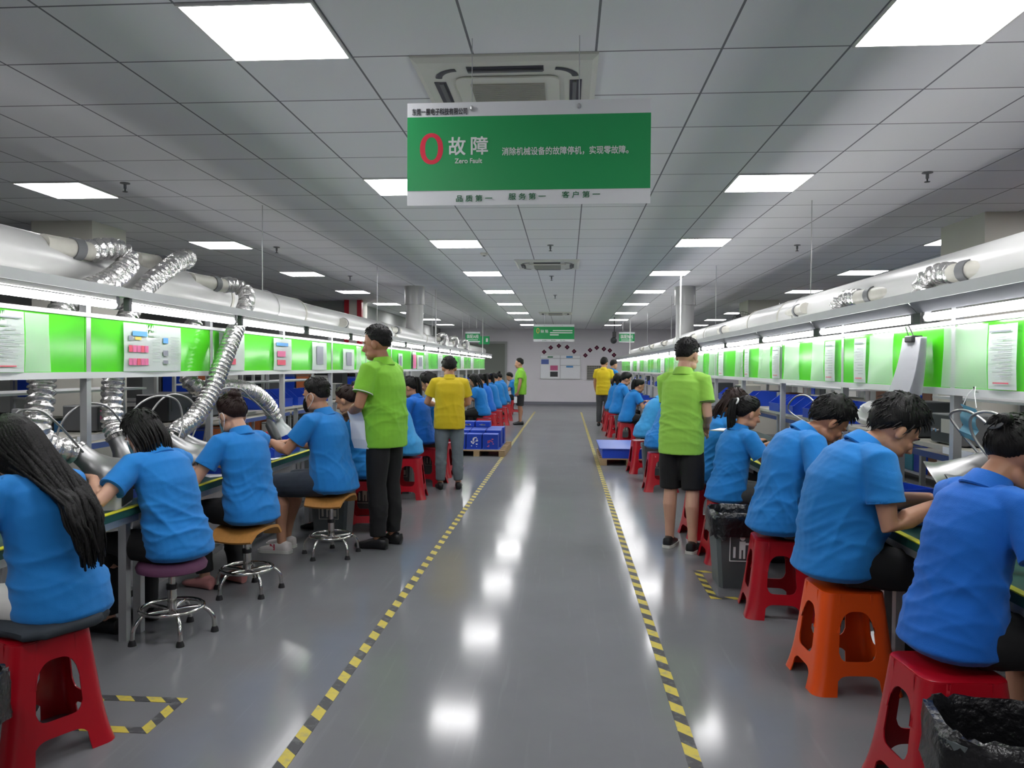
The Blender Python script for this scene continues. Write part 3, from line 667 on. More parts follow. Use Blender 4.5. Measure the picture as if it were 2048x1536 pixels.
for ya, yb, l in ((3.6, 4.02, 'empty clear plastic pocket beside the first sheet of line B'), (4.6, 4.97, 'empty clear pocket between the paper pad and text strip, line B'), (5.8, 6.1, 'clear pocket past the second text strip of line B'), (6.4, 6.85, 'clear pocket above the blue bins of line B'), (7.3, 7.75, 'clear pocket behind the ponytail woman of line B'),
                  (8.4, 8.8, 'clear pocket above the wavy haired woman on line B'), (9.8, 10.4, 'clear pocket beside the lime shirt man\'s head on line B'), (10.8, 11.5, 'clear pocket just past the lime shirt man on line B'), (13.0, 13.8, 'clear pocket on line B board halfway down'), (16.2, 17.0, 'clear pocket on line B board past halfway'), (18.0, 19.0, 'clear pocket well down line B board')):
    pocket(1, LB['xp'], ya, yb, zb + 0.003, zt - 0.01, l)
for ya, yb, l in ((3.575, 3.76, 'clear plastic pocket with red tab on line A first board'), (9.5, 9.75, 'clear pocket beside the tall lime shirt man on line A'), (14.1, 14.6, 'clear pocket beside the symbol sheet on line A')):
    pocket(-1, LA['xp'], ya, yb, LA['zb'] + 0.003, LA['zt'] - 0.01, l)
# hanging pad of papers with a bulldog clip
root = empty('paper_pad', (1.84, 4.18, 1.37), 0, 'thick hanging pad of white papers held by a black clip, line B', 'paper pad')
b = BM()
for k in range(9):
    g = []
    for j in range(9):
        t = j / 8; z = 0.30 * (1 - t) - 0.005 * k * t; x = -0.004 * k - 0.05 * (t ** 2) * (0.4 + 0.08 * k); g.append([b.verts.new((x, y + 0.012 * k * t * (1 if y > 0 else 0.4), z)) for y in (-0.105, 0.105)])
    for p0, p1 in zip(g, g[1:]): b.faces.new((p0[0], p0[1], p1[1], p1[0]))
bmesh.ops.solidify(b, geom=b.faces[:], thickness=0.001); obj('papers', b, 'paper', root)
b = BM(); box(b, -0.05, 0.008, -0.045, 0.045, 0.275, 0.31); obj('clip_body', b, 'black', root, bevel=0.006)
b = BM(); tube(b, [(-0.03, -0.03, 0.3), (-0.055, -0.02, 0.36), (-0.055, 0.02, 0.36), (-0.03, 0.03, 0.3)], 0.003, 6); obj('clip_handle', b, 'chrome', root)

# ------------------------------------------------------------------ stools
def plastic_stool(m):
    root = empty('plastic_stool'); Hs = 0.455; s0, s1 = 0.2, 0.145
    def P(side, u, v):
        """point on the shell: side 0..3, u -1..1 along the side (rounded corners), v 0..1 height"""
        h = (s0 + (s1 - s0) * v ** 0.9) + (0.012 * (1 - v) ** 6); r = 0.05; st = h - r
        L = st + r * math.pi / 4; d = u * L
        if abs(d) <= st: x, y = d, -h
        else:
            a = (abs(d) - st) / r; x, y = math.copysign(st + r * math.sin(a), d), -(h - r) - r * math.cos(a)
        q = Matrix.Rotation(side * math.pi / 2, 3, 'Z') @ Vector((x, y, 0)); q.z = v * Hs; return q
    ul = 0.52
    def solid(b): bmesh.ops.remove_doubles(b, verts=b.verts[:], dist=1e-5); bmesh.ops.recalc_face_normals(b, faces=b.faces[:]); bmesh.ops.solidify(b, geom=b.faces[:], thickness=0.005); return b
    arch = lambda u: 0.62 + 0.21 * max(0.0, 1 - abs(u / ul) ** 3) ** 0.5
    # seat with its skirt, arched over the four openings
    b = BM(); t = 0.03
    grid = rounded_slab(s1 * 2 - 0.004, s1 * 2 - 0.004, 0.012, 0.05, Hs - 0.006)
    me = bpy.data.meshes.new('t'); grid.to_mesh(me); grid.free(); b.from_mesh(me); bpy.data.meshes.remove(me)
    lathe(b, [(0.012, Hs + 0.0062), (0.016, Hs + 0.0075), (0.0, Hs + 0.0075)], 12)
    b2 = BM()
    for sd in range(4):
        n = 20
        for i in range(n):
            ua, ub = -ul + 2 * ul * i / n, -ul + 2 * ul * (i + 1) / n
            for j in range(3):
                va0, va1 = arch(ua) + (1 - arch(ua)) * j / 3, arch(ua) + (1 - arch(ua)) * (j + 1) / 3
                vb0, vb1 = arch(ub) + (1 - arch(ub)) * j / 3, arch(ub) + (1 - arch(ub)) * (j + 1) / 3
                quad(b2, P(sd, ua, va0), P(sd, ub, vb0), P(sd, ub, vb1), P(sd, ua, va1))
        for us, ue in ((-1, -ul), (ul, 1)):
            for i in range(5):
                ua, ub = us + (ue - us) * i / 5, us + (ue - us) * (i + 1) / 5
                for j in range(4): quad(b2, P(sd, ua, 0.62 + 0.095 * j), P(sd, ub, 0.62 + 0.095 * j), P(sd, ub, 0.62 + 0.095 * (j + 1)), P(sd, ua, 0.62 + 0.095 * (j + 1)))
    solid(b2); me = bpy.data.meshes.new('t'); b2.to_mesh(me); b2.free(); b.from_mesh(me); bpy.data.meshes.remove(me)
    obj('seat', b, m, root, True)
    for sd in range(4):
        b = BM()
        for s_, us, ue in ((sd, ul, 1), ((sd + 1) % 4, -1, -ul)):
            for i in range(5):
                ua, ub = us + (ue - us) * i / 5, us + (ue - us) * (i + 1) / 5
                for j in range(8): quad(b, P(s_, ua, 0.62 * j / 8), P(s_, ub, 0.62 * j / 8), P(s_, ub, 0.62 * (j + 1) / 8), P(s_, ua, 0.62 * (j + 1) / 8))
        obj('leg', solid(b), m, root, True)
        b = BM(); n = 16
        for i in range(n):
            ua, ub = -ul + 2 * ul * i / n, -ul + 2 * ul * (i + 1) / n
            f0 = lambda u: 0.2 - 0.05 * (abs(u / ul)) ** 6; f1 = lambda u: 0.335 + 0.09 * (abs(u / ul)) ** 7
            for j in range(2):
                q = lambda u, k: f0(u) + (f1(u) - f0(u)) * k / 2
                quad(b, P(sd, ua, q(ua, j)), P(sd, ub, q(ub, j)), P(sd, ub, q(ub, j + 1)), P(sd, ua, q(ua, j + 1)))
        obj('crossbar', solid(b), m, root, True)
    return root
def swivel_stool(seat_kind, hs):
    root = empty('swivel_stool')
    if seat_kind == 'round':
        b = BM(); lathe(b, [(0, 0), (0.15, 0), (0.18, 0.012), (0.186, 0.035), (0.172, 0.058), (0.12, 0.068), (0, 0.07)], 36, (0, 0, hs - 0.07)); obj('seat', b, 'cushion_purple', root, True)
    else:
        b = BM(); n = 14; g = []
        for i in range(n + 1):
            u = -1 + 2 * i / n; g.append([b.verts.new((0.19 * u, 0.165 * v * (1 - 0.12 * u * u), hs - 0.055 + 0.035 * (1 - u ** 2) - 0.03 * max(0, abs(u) - 0.7) * 4 + 0.012 * v * v)) for v in (-1, -0.9, -0.5, 0, 0.5, 0.9, 1)])
        for i in range(n):
            for j in range(6): b.faces.new((g[i][j], g[i + 1][j], g[i + 1][j + 1], g[i][j + 1]))
        bmesh.ops.recalc_face_normals(b, faces=b.faces[:]); bmesh.ops.solidify(b, geom=b.faces[:], thickness=0.018); obj('seat', b, 'ply', root, True)
        b = BM(); lathe(b, [(0, hs - 0.085), (0.1, hs - 0.085), (0.11, hs - 0.055), (0, hs - 0.05)], 20); obj('seat_plate', b, 'black', root, True)
    b = BM(); lathe(b, [(0, 0.12), (0.025, 0.12), (0.025, 0.26), (0.017, 0.262), (0.017, hs - 0.07), (0, hs - 0.07)], 20); obj('column', b, 'chrome', root, True)
    b = BM(); lathe(b, [(0, 0.258), (0.03, 0.258), (0.03, 0.285), (0, 0.285)], 20); obj('collar', b, 'black', root, True)
    ringr = 0.165
    b = BM(); pr = [(ringr + 0.011 * math.cos(R(a)), 0.155 + 0.011 * math.sin(R(a))) for a in range(0, 360, 40)]; lathe(b, pr, 40, close=True); obj('foot_ring', b, 'chrome', root, True)
    for k in range(5):
        a = R(72 * k + 20); d = Vector((math.cos(a), math.sin(a), 0)); b = BM()
        tube(b, catmull([d * 0.02 + Vector((0, 0, 0.14)), d * 0.1 + Vector((0, 0, 0.148)), d * 0.165 + Vector((0, 0, 0.142)), d * 0.212 + Vector((0, 0, 0.09)), d * 0.222 + Vector((0, 0, 0.025))], 5), 0.012, 10); lg = obj('leg', b, 'chrome', root, True)
        b = BM(); lathe(b, [(0, 0), (0.022, 0), (0.02, 0.014), (0.014, 0.03), (0, 0.03)], 14, d * 0.222); obj('rubber_foot', b, 'rubber', lg, True)
    return root
_red = plastic_stool('red'); _or = plastic_stool('orange'); _ru = [False, False]
def put_stool(kind, x, y, rz, label, group='red plastic stools'):
    i = 0 if kind == 'red' else 1; base = (_red, _or)[i]
    o = base if not _ru[i] else copy_tree(base); _ru[i] = True
    o.location = (x, y, 0); o.rotation_euler = (0, 0, R(rz)); return tag(o, label, 'stool', group)

# ------------------------------------------------------------------ people
TMP = bpy.data.scenes.new('tmp_scene')
def remesh(bm, vox, it=4, fac=0.5):
    me = bpy.data.meshes.new('tmp'); bmesh.ops.recalc_face_normals(bm, faces=bm.faces[:]); bm.to_mesh(me); bm.free()
    o = bpy.data.objects.new('tmp', me); TMP.collection.objects.link(o)
    r = o.modifiers.new('r', 'REMESH'); r.mode = 'VOXEL'; r.voxel_size = vox
    if it: s = o.modifiers.new('s', 'SMOOTH'); s.factor = fac; s.iterations = it
    with bpy.context.temp_override(scene=TMP, view_layer=TMP.view_layers[0]): dg = bpy.context.evaluated_depsgraph_get()
    out = bpy.data.meshes.new_from_object(o.evaluated_get(dg))
    bpy.data.objects.remove(o); bpy.data.meshes.remove(me)
    return out
def mesh_np(me):
    n = len(me.vertices); a = np.empty(n * 3); b = np.empty(n * 3)
    me.vertices.foreach_get('co', a); me.vertex_normals.foreach_get('vector', b) if hasattr(me, 'vertex_normals') else me.vertices.foreach_get('normal', b)
    return a.reshape(-1, 3), b.reshape(-1, 3)
def wrinkle(me, seed, zw, amp=0.006):
    """cloth folds: crumple bands round the waist and slanting drag lines, as real displacement."""
    a, nrm = mesh_np(me); rs = np.random.RandomState(seed)
    d = np.zeros(len(a))
    for k in range(7):
        dirv = rs.normal(size=3) * np.array([0.45, 0.45, 1.0]); dirv /= np.linalg.norm(dirv)
        fr = rs.uniform(16, 46); w2 = rs.normal(size=3) * 7; ph = rs.uniform(0, 6, 2)
        s = np.sin(a @ dirv * fr + 1.6 * np.sin(a @ w2 + ph[0]) + ph[1]); m = 0.5 + 0.5 * np.sin(a @ (rs.normal(size=3) * 6) + ph[0])
        d += (1 - np.abs(s)) ** 2 * m * (42.0 / fr) * 0.5
    g = 0.4 + 1.3 * np.exp(-((a[:, 2] - zw) / 0.13) ** 2)
    d = (d - d.mean()) * amp * g
    a = a + nrm * d[:, None]
    me.vertices.foreach_set('co', a.ravel()); me.update()

def lerp(a, b, t): return a + (b - a) * t
def ik(S, W, l1, l2, pole):
    d = W - S; L = min(d.length, (l1 + l2) * 0.985); d.normalize(); W = S + d * L
    x = (l1 * l1 - l2 * l2 + L * L) / (2 * L); h = math.sqrt(max(0, l1 * l1 - x * x))
    p = pole - d * pole.dot(d); p.normalize(); return S + d * x + p * h, W

def person(label, loc, face, pose='sit', H=1.64, bw=1.0, belly=0.0, seat=0.45, a0=8, a1=24, hp=30, hy=0, roll=0, hair='short', hairm='hair', shirt='blue', pants='long', pm='pants_black', skin='skin',
           hands=None, hdir=None, curl=(0.55, 0.55), knees=None, feet=None, shoe='shoe_black', sole=None, lod=0, mask=None, sleeve=0.62, cuff=None, group=None, seed=1, shx=1.0, faceparts=None, twist=0, hairlen=0.3, tie=None, pony=None, hem=0.0, guide=None, elbow=None, bun=(0.0, -0.085, 0.115), nk=0):
    """face: heading in degrees, 0 = +y, 90 = -x. Hands are wrist targets in the person's own frame (x right, y forward, z up)."""
    rnd = random.Random(seed); k = H / 1.66; sit = pose == 'sit'
    root = empty('person', (loc[0], loc[1], 0), R(face), label, 'person', group)
    vox = (0.0058, 0.0085, 0.014, 0.02)[lod]; V = Vector
    hipz = (seat + 0.095 * k) if sit else 0.885 * k
    A0, A1 = R(a0), R(a1); AM = (A0 + A1) / 2
    dv = lambda a: V((0, math.sin(a), math.cos(a))); fv = lambda a: V((0, math.cos(a), -math.sin(a))); X = V((1, 0, 0))
    P0 = V((0, 0, hipz)); P1 = P0 + dv(A0) * 0.17 * k; P2 = P1 + dv(AM) * 0.18 * k; P3 = P2 + dv(A1) * 0.17 * k
    an = A1 * 0.75 + R(hp) * 0.35 + R(nk); NT = P3 + dv(an) * 0.082 * k + fv(an) * 0.012 * k
    HM = Matrix.Rotation(R(-hy), 3, 'Z') @ Matrix.Rotation(R(roll), 3, 'Y') @ Matrix.Rotation(R(-hp), 3, 'X')
    HC = NT + HM @ V((0, 0.022, 0.078)) * k
    TZ = Matrix.Rotation(R(-twist), 3, 'Z')
    shc = P2 + dv(A1) * 0.125 * k; tw = lambda v: TZ @ v
    sh = {}
    for s in (-1, 1): sh[s] = shc + tw(V((s * 0.172 * k * bw ** 0.5 * shx, 0.015, 0)))
    el, wr = {}, {}
    hands = hands or {-1: (-0.13, 0.42, 0.80), 1: (0.13, 0.42, 0.80)}
    for s in (-1, 1):
        pole = V(elbow[s]) if elbow and s in elbow else V((s * 0.75, -0.35, -1.0))
        el[s], wr[s] = ik(sh[s], V(hands[s]), 0.285 * k, 0.25 * k, pole)
    # legs
    hip = {s: P0 + V((s * 0.088 * k * bw ** 0.4, 0.02 if sit else 0, -0.01)) for s in (-1, 1)}
    kn, ft = {}, {}
    for s in (-1, 1):
        if sit:
            kn[s] = V(knees[s]) if knees else V((s * 0.125, 0.41 * k, min(hipz - 0.02, 0.535))); ft[s] = V(feet[s]) if feet else V((s * 0.13, 0.38 * k, 0.085))
        else:
            ft[s] = V(feet[s]) if feet else V((s * 0.11, 0, 0.085)); kn[s] = V(knees[s]) if knees else (hip[s] + ft[s]) / 2 + V((0, 0.02, 0.01))
    # ---------------- body: one skin
    b = BM()
    T_ = lambda z: z
    tors = [(P0 - dv(A0) * 0.07 * k, 0.14, 0.1, A0), (P0, 0.155, 0.11, A0), (P1, 0.128, 0.095, A0), (P2, 0.15, 0.108, AM), (shc, 0.15, 0.085, A1), (P3 - dv(A1) * 0.02 * k, 0.08, 0.06, A1)]
    loft(b, [(c, tw(X) if i > 2 else X, fv(a), aa * k * bw ** 0.6, bb * k * bw) for i, (c, aa, bb, a) in enumerate(tors)], 20)
    tube(b, [shc + tw(V((-0.15, 0, 0)) * k), shc + V((0, -0.008, 0.008)) * k, shc + tw(V((0.15, 0, 0)) * k)], [0.046 * k, 0.052 * k, 0.046 * k], 12)
    tube(b, [P3 - dv(A1) * 0.05 * k, P3 + dv(an) * 0.03 * k, NT, NT + (HC - NT) * 0.6], [0.064 * k, 0.056 * k * bw ** 0.3, 0.053 * k * bw ** 0.3, 0.05 * k], 14)
    hs_ = 1.07 * k; hk = lambda v: HC + HM @ (V(v) * hs_)
    def hell(c, r, u=16, v=10): ellipsoid(b, hk(c), [q * hs_ for q in r], u, v, HM)
    fw = 1.0 + (bw - 1) * 0.25
    hell((0, -0.012, 0.025), (0.077, 0.097, 0.092), 20, 14); hell((0, 0.026, -0.035), (0.063 * fw, 0.064, 0.078)); hell((0, 0.045, -0.088), (0.038 * fw, 0.04, 0.028))
    hell((0, 0.07, 0.022), (0.055, 0.02, 0.012)); hell((0, 0.077, -0.067), (0.024, 0.014, 0.012)); 
    for s in (-1, 1): hell((s * 0.034, 0.066, -0.025), (0.024, 0.02, 0.022)); hell((s * 0.08, -0.008, -0.012), (0.011, 0.02, 0.032), 10, 8); hell((s * 0.043, 0.024, -0.07), (0.022 * fw, 0.045, 0.03))
    tube(b, [hk((0, 0.082, 0.012)), hk((0, 0.094, -0.012)), hk((0, 0.106, -0.034)), hk((0, 0.09, -0.044))], [0.008 * k, 0.01 * k, 0.0145 * k, 0.008 * k], 10, round_ends=True)
    fat = bw ** 0.5
    for s in (-1, 1):
        am = lerp(sh[s], el[s], 0.5); fm = lerp(el[s], wr[s], 0.35)
        tube(b, [lerp(sh[s], shc, 0.3), sh[s], am, el[s], fm, lerp(el[s], wr[s], 0.75), wr[s]], [0.05 * k * fat, 0.052 * k * fat, 0.045 * k * fat, 0.038 * k * fat, 0.041 * k * fat, 0.031 * k * fat, 0.0255 * k], 14)
        fd = (wr[s] - el[s]).normalized(); hd = V(hdir[s]).normalized() if hdir and s in hdir else (fd + V((-s * 0.35, 0.5, -0.15))).normalized()
        n0 = V((0, 0, -1)) if abs(hd.z) < 0.8 else V((-s, 0, 0)); pn = (n0 - hd * n0.dot(hd)).normalized()
        lat = hd.cross(pn) if s < 0 else pn.cross(hd)      # towards the thumb
        lat = lat * (1 if lat.x * -s >= 0 else -1)
        tube(b, [wr[s] - fd * 0.01, wr[s] + hd * 0.03 * k, wr[s] + hd * 0.088 * k], [(0.026 * k, 0.02 * k), (0.036 * k, 0.0165 * k), (0.041 * k, 0.0135 * k)], 14, side=lat)
        cu = curl[0 if s < 0 else 1]
        for i, (off, ln) in enumerate(((0.031, 0.071), (0.0105, 0.08), (-0.0105, 0.074), (-0.031, 0.057))):
            q = wr[s] + hd * (0.085 - 0.004 * abs(i - 1)) * k + lat * off * k; spread = lat * (off * 1.6); pts = [q - hd * 0.012 * k, q]; th = 0
            for fr, c in zip((0.45, 0.3, 0.25), (0.55, 1.0, 0.7)):
                th += cu * c * (0.85 + 0.12 * i); q = q + ((hd * math.cos(th) + pn * math.sin(th)) + spread).normalized() * ln * fr * k; pts.append(q)
            tube(b, pts, [0.0105 * k, 0.0102 * k, 0.0098 * k, 0.009 * k, 0.0075 * k], 8, round_ends=True)
        q = wr[s] + hd * 0.022 * k + lat * 0.026 * k; d1 = (lat * 0.85 + hd * 0.7 + pn * 0.35).normalized(); d2 = (lat * 0.25 + hd * 0.9 + pn * 0.45).normalized()
        tube(b, [q - lat * 0.01, q + d1 * 0.035 * k, q + d1 * 0.035 * k + d2 * 0.03 * k, q + d1 * 0.035 * k + d2 * 0.056 * k], [0.015 * k, 0.0125 * k, 0.0108 * k, 0.0088 * k], 8, round_ends=True)
        cf = kn[s].lerp(ft[s], 0.32) + V((0, -0.018, 0)) * k
        tube(b, [hip[s], hip[s].lerp(kn[s], 0.45), kn[s], cf, kn[s].lerp(ft[s], 0.72), ft[s], ft[s] - V((0, 0, 0.05))], [0.085 * k * fat, 0.074 * k * fat, 0.055 * k * fat, 0.057 * k * fat, 0.041 * k, 0.036 * k, 0.036 * k], 14)
        tube(b, [ft[s] + V((0, -0.03, -0.05)), ft[s] + V((s * 0.01, 0.06, -0.05)), ft[s] + V((s * 0.02, 0.13, -0.06))], [0.034 * k, 0.036 * k, 0.024 * k], 10, round_ends=True)
    obj('body', remesh(b, vox, 3 if lod == 0 else 2), skin, root, True)
    if not sit or pose == 'sit': pass
    # ---------------- trousers
    b = BM(); long = pants == 'long'
    if sit:
        loft(b, [(P0 + V((0, -0.035, -0.088 * k)), X, V((0, 1, 0)), 0.15 * k * bw ** 0.7, 0.11 * k), (P0 + V((0, -0.03, -0.06 * k)), X, V((0, 1, 0)), 0.178 * k * bw ** 0.7, 0.145 * k), (P0 + V((0, -0.02, 0.03)), X, fv(A0), 0.175 * k * bw ** 0.7, 0.14 * k * bw ** 0.5), (P0 + dv(A0) * 0.14 * k, X, fv(A0), 0.15 * k * bw ** 0.7, 0.12 * k * bw ** 0.5)], 20)
    else:
        loft(b, [(P0 - V((0, 0, 0.09)) * k, X, V((0, 1, 0)), 0.165 * k * bw ** 0.6, 0.115 * k), (P0, X, V((0, 1, 0)), 0.17 * k * bw ** 0.6, 0.125 * k), (P0 + V((0, 0, 0.14)) * k, X, V((0, 1, 0)), 0.145 * k * bw ** 0.6, 0.11 * k)], 20)
    for s in (-1, 1):
        if long:
            tube(b, [hip[s] + V((0, -0.03 if sit else 0.0, 0)), hip[s].lerp(kn[s], 0.5), kn[s], kn[s].lerp(ft[s], 0.4) + V((0, -0.012, 0)), ft[s] + V((0, 0, 0.02))], [(0.1 if sit else 0.088) * k * fat, 0.09 * k * fat, 0.073 * k * fat, 0.071 * k * fat, 0.06 * k], 16)
        else:
            e = kn[s] if not sit else kn[s] + (kn[s] - hip[s]).normalized() * 0.02
            mid = hip[s].lerp(kn[s], 0.5)
            tube(b, [hip[s] + V((0, -0.02 if sit else 0, 0)), mid, hip[s].lerp(kn[s], 0.8), e], [0.104 if sit else 0.09 * k * fat, 0.1 * k * fat, 0.094 * k * fat, 0.093 * k * fat], 16)
    me = remesh(b, (0.011, 0.013, 0.018, 0.022)[lod], 3)
    if lod < 2: wrinkle(me, seed + 50, 0.3, 0.004)
    obj('trousers' if long else 'shorts', me, pm, root, True)
    # ---------------- shirt
    b = BM(); bk = bw ** 0.7
    if sit:
        rings = [(P0 + V((0, -0.03, -0.085 * k - hem)), 0.16, 0.13, 0), (P0 + V((0, -0.035, -0.055 * k)), 0.197, 0.165, 0), (P0 + V((0, -0.02, 0.04 * k)), 0.195, 0.155, A0)]
    else:
        rings = [(P0 + V((0, 0, -0.115 * k - hem)), 0.187, 0.14, 0), (P0 + V((0, 0, 0.02)), 0.188, 0.142, 0)]
    rings += [(P1 - dv(A0) * 0.03 * k + fv(A0) * belly * 0.5, 0.178, 0.135 + belly, A0), (P1 + dv(AM) * 0.08 * k + fv(AM) * belly * 0.3, 0.173, 0.13 + belly * 0.8, AM), (P2, 0.177, 0.135 + belly * 0.3, AM), (shc - dv(A1) * 0.03 * k, 0.178, 0.118, A1), (shc + dv(A1) * 0.03 * k, 0.13, 0.085, A1), (P3 - dv(A1) * 0.005 * k, 0.072, 0.064, A1), (P3 + dv(A1) * 0.012 * k, 0.06, 0.058, A1)]
    loft(b, [(c, tw(X) if i > 3 else X, fv(a), aa * k * bk * (shx if i > 3 else 1), bb * k * bk) for i, (c, aa, bb, a) in enumerate(rings)], 28, p=2.25)
    tube(b, [lerp(sh[-1], shc, 0.06), shc + V((0, -0.01, 0.012)) * k, lerp(sh[1], shc, 0.06)], [0.062 * k, 0.063 * k, 0.062 * k], 14)
    for s in (-1, 1):
        e = sh[s].lerp(el[s], sleeve); dn = V((0, 0, -0.006))
        tube(b, [lerp(sh[s], shc, 0.35), sh[s] + (sh[s] - el[s]).normalized() * -0.005, sh[s].lerp(el[s], sleeve * 0.5) + dn, e + dn], [0.072 * k, 0.071 * k * fat, 0.073 * k * fat, 0.0745 * k * fat], 18)
    me = remesh(b, (0.0085, 0.011, 0.016, 0.022)[lod], 4)
    wrinkle(me, seed, P1.z - 0.03, (0.0062, 0.006, 0.005, 0.003)[lod])
    so = obj('shirt', me, 'shirt_' + shirt, root, True)
    b = BM(); cr = axis_rot(dv(A1 + 0.35 * (an - A1)))
    lathe(b, [(0.058, 0.05), (0.062, 0.056), (0.067, 0.052), (0.085, 0.012), (0.093, -0.006), (0.088, -0.012), (0.066, 0.012)], 24, P3 - dv(A1) * 0.004, cr, True)
    for v in b.verts: v.co = P3 + (v.co - P3) * k
    obj('collar', b, 'shirt_' + shirt, so, True)
    if lod < 2:
        for s in (-1, 1):
            e = sh[s].lerp(el[s], sleeve) + V((0, 0, -0.006)); d = (el[s] - sh[s]).normalized(); r = 0.0735 * k * fat; b = BM()
            lathe(b, [(r - 0.012, -0.02), (r - 0.002, -0.022), (r + 0.001, -0.004), (r + 0.0, 0.005), (r - 0.008, 0.007), (r - 0.014, -0.004)], 24, e - d * 0.004, axis_rot(d), True); ho = obj('sleeve_hem', b, 'shirt_' + shirt, so, True)
            if cuff:
                b = BM(); lathe(b, [(r - 0.002, -0.005), (r + 0.0035, -0.005), (r + 0.0035, 0.001), (r - 0.002, 0.001)], 24, e - d * 0.002, axis_rot(d), True); obj('piping', b, cuff, ho, True)
    # ---------------- shoes
    if shoe:
        for s in (-1, 1):
            f = ft[s]; z0 = f.z - 0.085; b = BM(); rows = []
            prof = [(-0.085, 0.018, 0.03, 0.05), (-0.075, 0.032, 0.0, 0.085), (-0.03, 0.039, 0.0, 0.095), (0.03, 0.042, 0.0, 0.085), (0.09, 0.047, 0.0, 0.06), (0.14, 0.047, 0.0, 0.048), (0.175, 0.038, 0.004, 0.04), (0.19, 0.015, 0.012, 0.028)]
            for (y, hw, za, zb_) in prof:
                row = []
                for i in range(12):
                    t = 2 * math.pi * i / 12; x = hw * math.copysign(abs(math.cos(t)) ** 0.75, math.cos(t)); z = (za + zb_) / 2 + (zb_ - za) / 2 * math.copysign(abs(math.sin(t)) ** 0.7, math.sin(t))
                    row.append(b.verts.new(V((f.x + x * k + s * 0.0 + s * 0.12 * max(y, 0), f.y + y * k, z0 + z * k))))
                rows.append(row)
            for r0, r1 in zip(rows, rows[1:]):
                for i in range(12): b.faces.new((r0[i], r0[(i + 1) % 12], r1[(i + 1) % 12], r1[i]))
            b.faces.new(rows[0]); b.faces.new(rows[-1])
            sh_o = obj('shoe', b, shoe, root, True)
            if sole:
                b = BM(); rows = []
                for (y, hw, za, zb_) in prof:
                    rows.append([b.verts.new(V((f.x + x * (hw + 0.004) * k + s * 0.12 * max(y, 0), f.y + y * 1.03 * k, z0 + z * k))) for x, z in ((-1, 0.001), (1, 0.001), (1.0, 0.024), (-1.0, 0.024))])
                for r0, r1 in zip(rows, rows[1:]):
                    for i in range(4): b.faces.new((r0[i], r0[(i + 1) % 4], r1[(i + 1) % 4], r1[i]))
                b.faces.new(rows[0]); b.faces.new(rows[-1]); obj('sole', b, sole, sh_o, True)
    # ---------------- hair
    full = [(-1, -0.8), (-0.55, -0.78), (-0.28, -0.35), (-0.02, -0.1), (0.2, -0.22), (0.36, 0.1), (0.6, 0.46), (1, 0.7)]
    hz = {'short': full, 'thick': full, 'fade': [(-1, -0.62), (-0.5, -0.55), (-0.25, -0.15), (0, 0.02), (0.2, -0.05), (0.36, 0.2), (0.6, 0.58), (1, 0.78)]}
    line = hz.get(hair, [(-1, -0.8), (-0.45, -0.72), (-0.2, -0.3), (0.0, -0.1), (0.25, 0.0), (0.45, 0.35), (0.65, 0.55), (1, 0.72)])
    if hair in ('long', 'bob', 'wavy'): line = [(-1, -0.95), (-0.3, -0.85), (0.1, -0.6), (0.35, -0.2), (0.58, 0.4), (1, 0.62)]
    th = {'short': 0.022, 'fade': 0.016, 'thick': 0.034, 'wavy': 0.026}.get(hair, 0.017)
    b = BM(); U, Vn = ((48, 30), (32, 20), (20, 14), (14, 10))[lod]
    vs = ellipsoid(b, (0, 0, 0), (1, 1, 1), U, Vn)
    ly = [q[0] for q in line]; lz = [q[1] for q in line]
    for v in vs:
        d = v.co.normalized(); lim = float(np.interp(d.y, ly, lz)); m = max(-1.0, min(1.0, (d.z - lim) / 0.16))
        nz = noise.fractal(V((d.x * 4 + seed, d.y * 4, d.z * 4)), 1.0, 2.0, 3) * 0.5
        sp = noise.noise(V((d.x * 13 + seed, d.y * 13, d.z * 3))) * 0.35
        t = th * (0.5 + 0.7 * max(0, d.z)) * (1 + 0.5 * nz + sp) if m > 0 else 0
        if hair == 'fade' and d.z < 0.3: t *= 0.3
        r = V((0.079, 0.099, 0.094)); q = V((d.x * r.x, d.y * r.y, d.z * r.z)); m2 = max(0.0, min(1.0, (d.z - lim) / 0.45)); q = q * (1.02 + (t / 0.09) * m2 ** 0.6) if m > 0 else q * (1 + 0.2 * max(m, -1))
        v.co = hk(q + V((0, -0.012, 0.025)))
    def strand(pts, r0, n=5):
        c = catmull(pts, 4 if lod < 2 else 2); tube(b, c, [r0 * (1 - 0.75 * (i / (len(c) - 1)) ** 2) for i in range(len(c))], n)
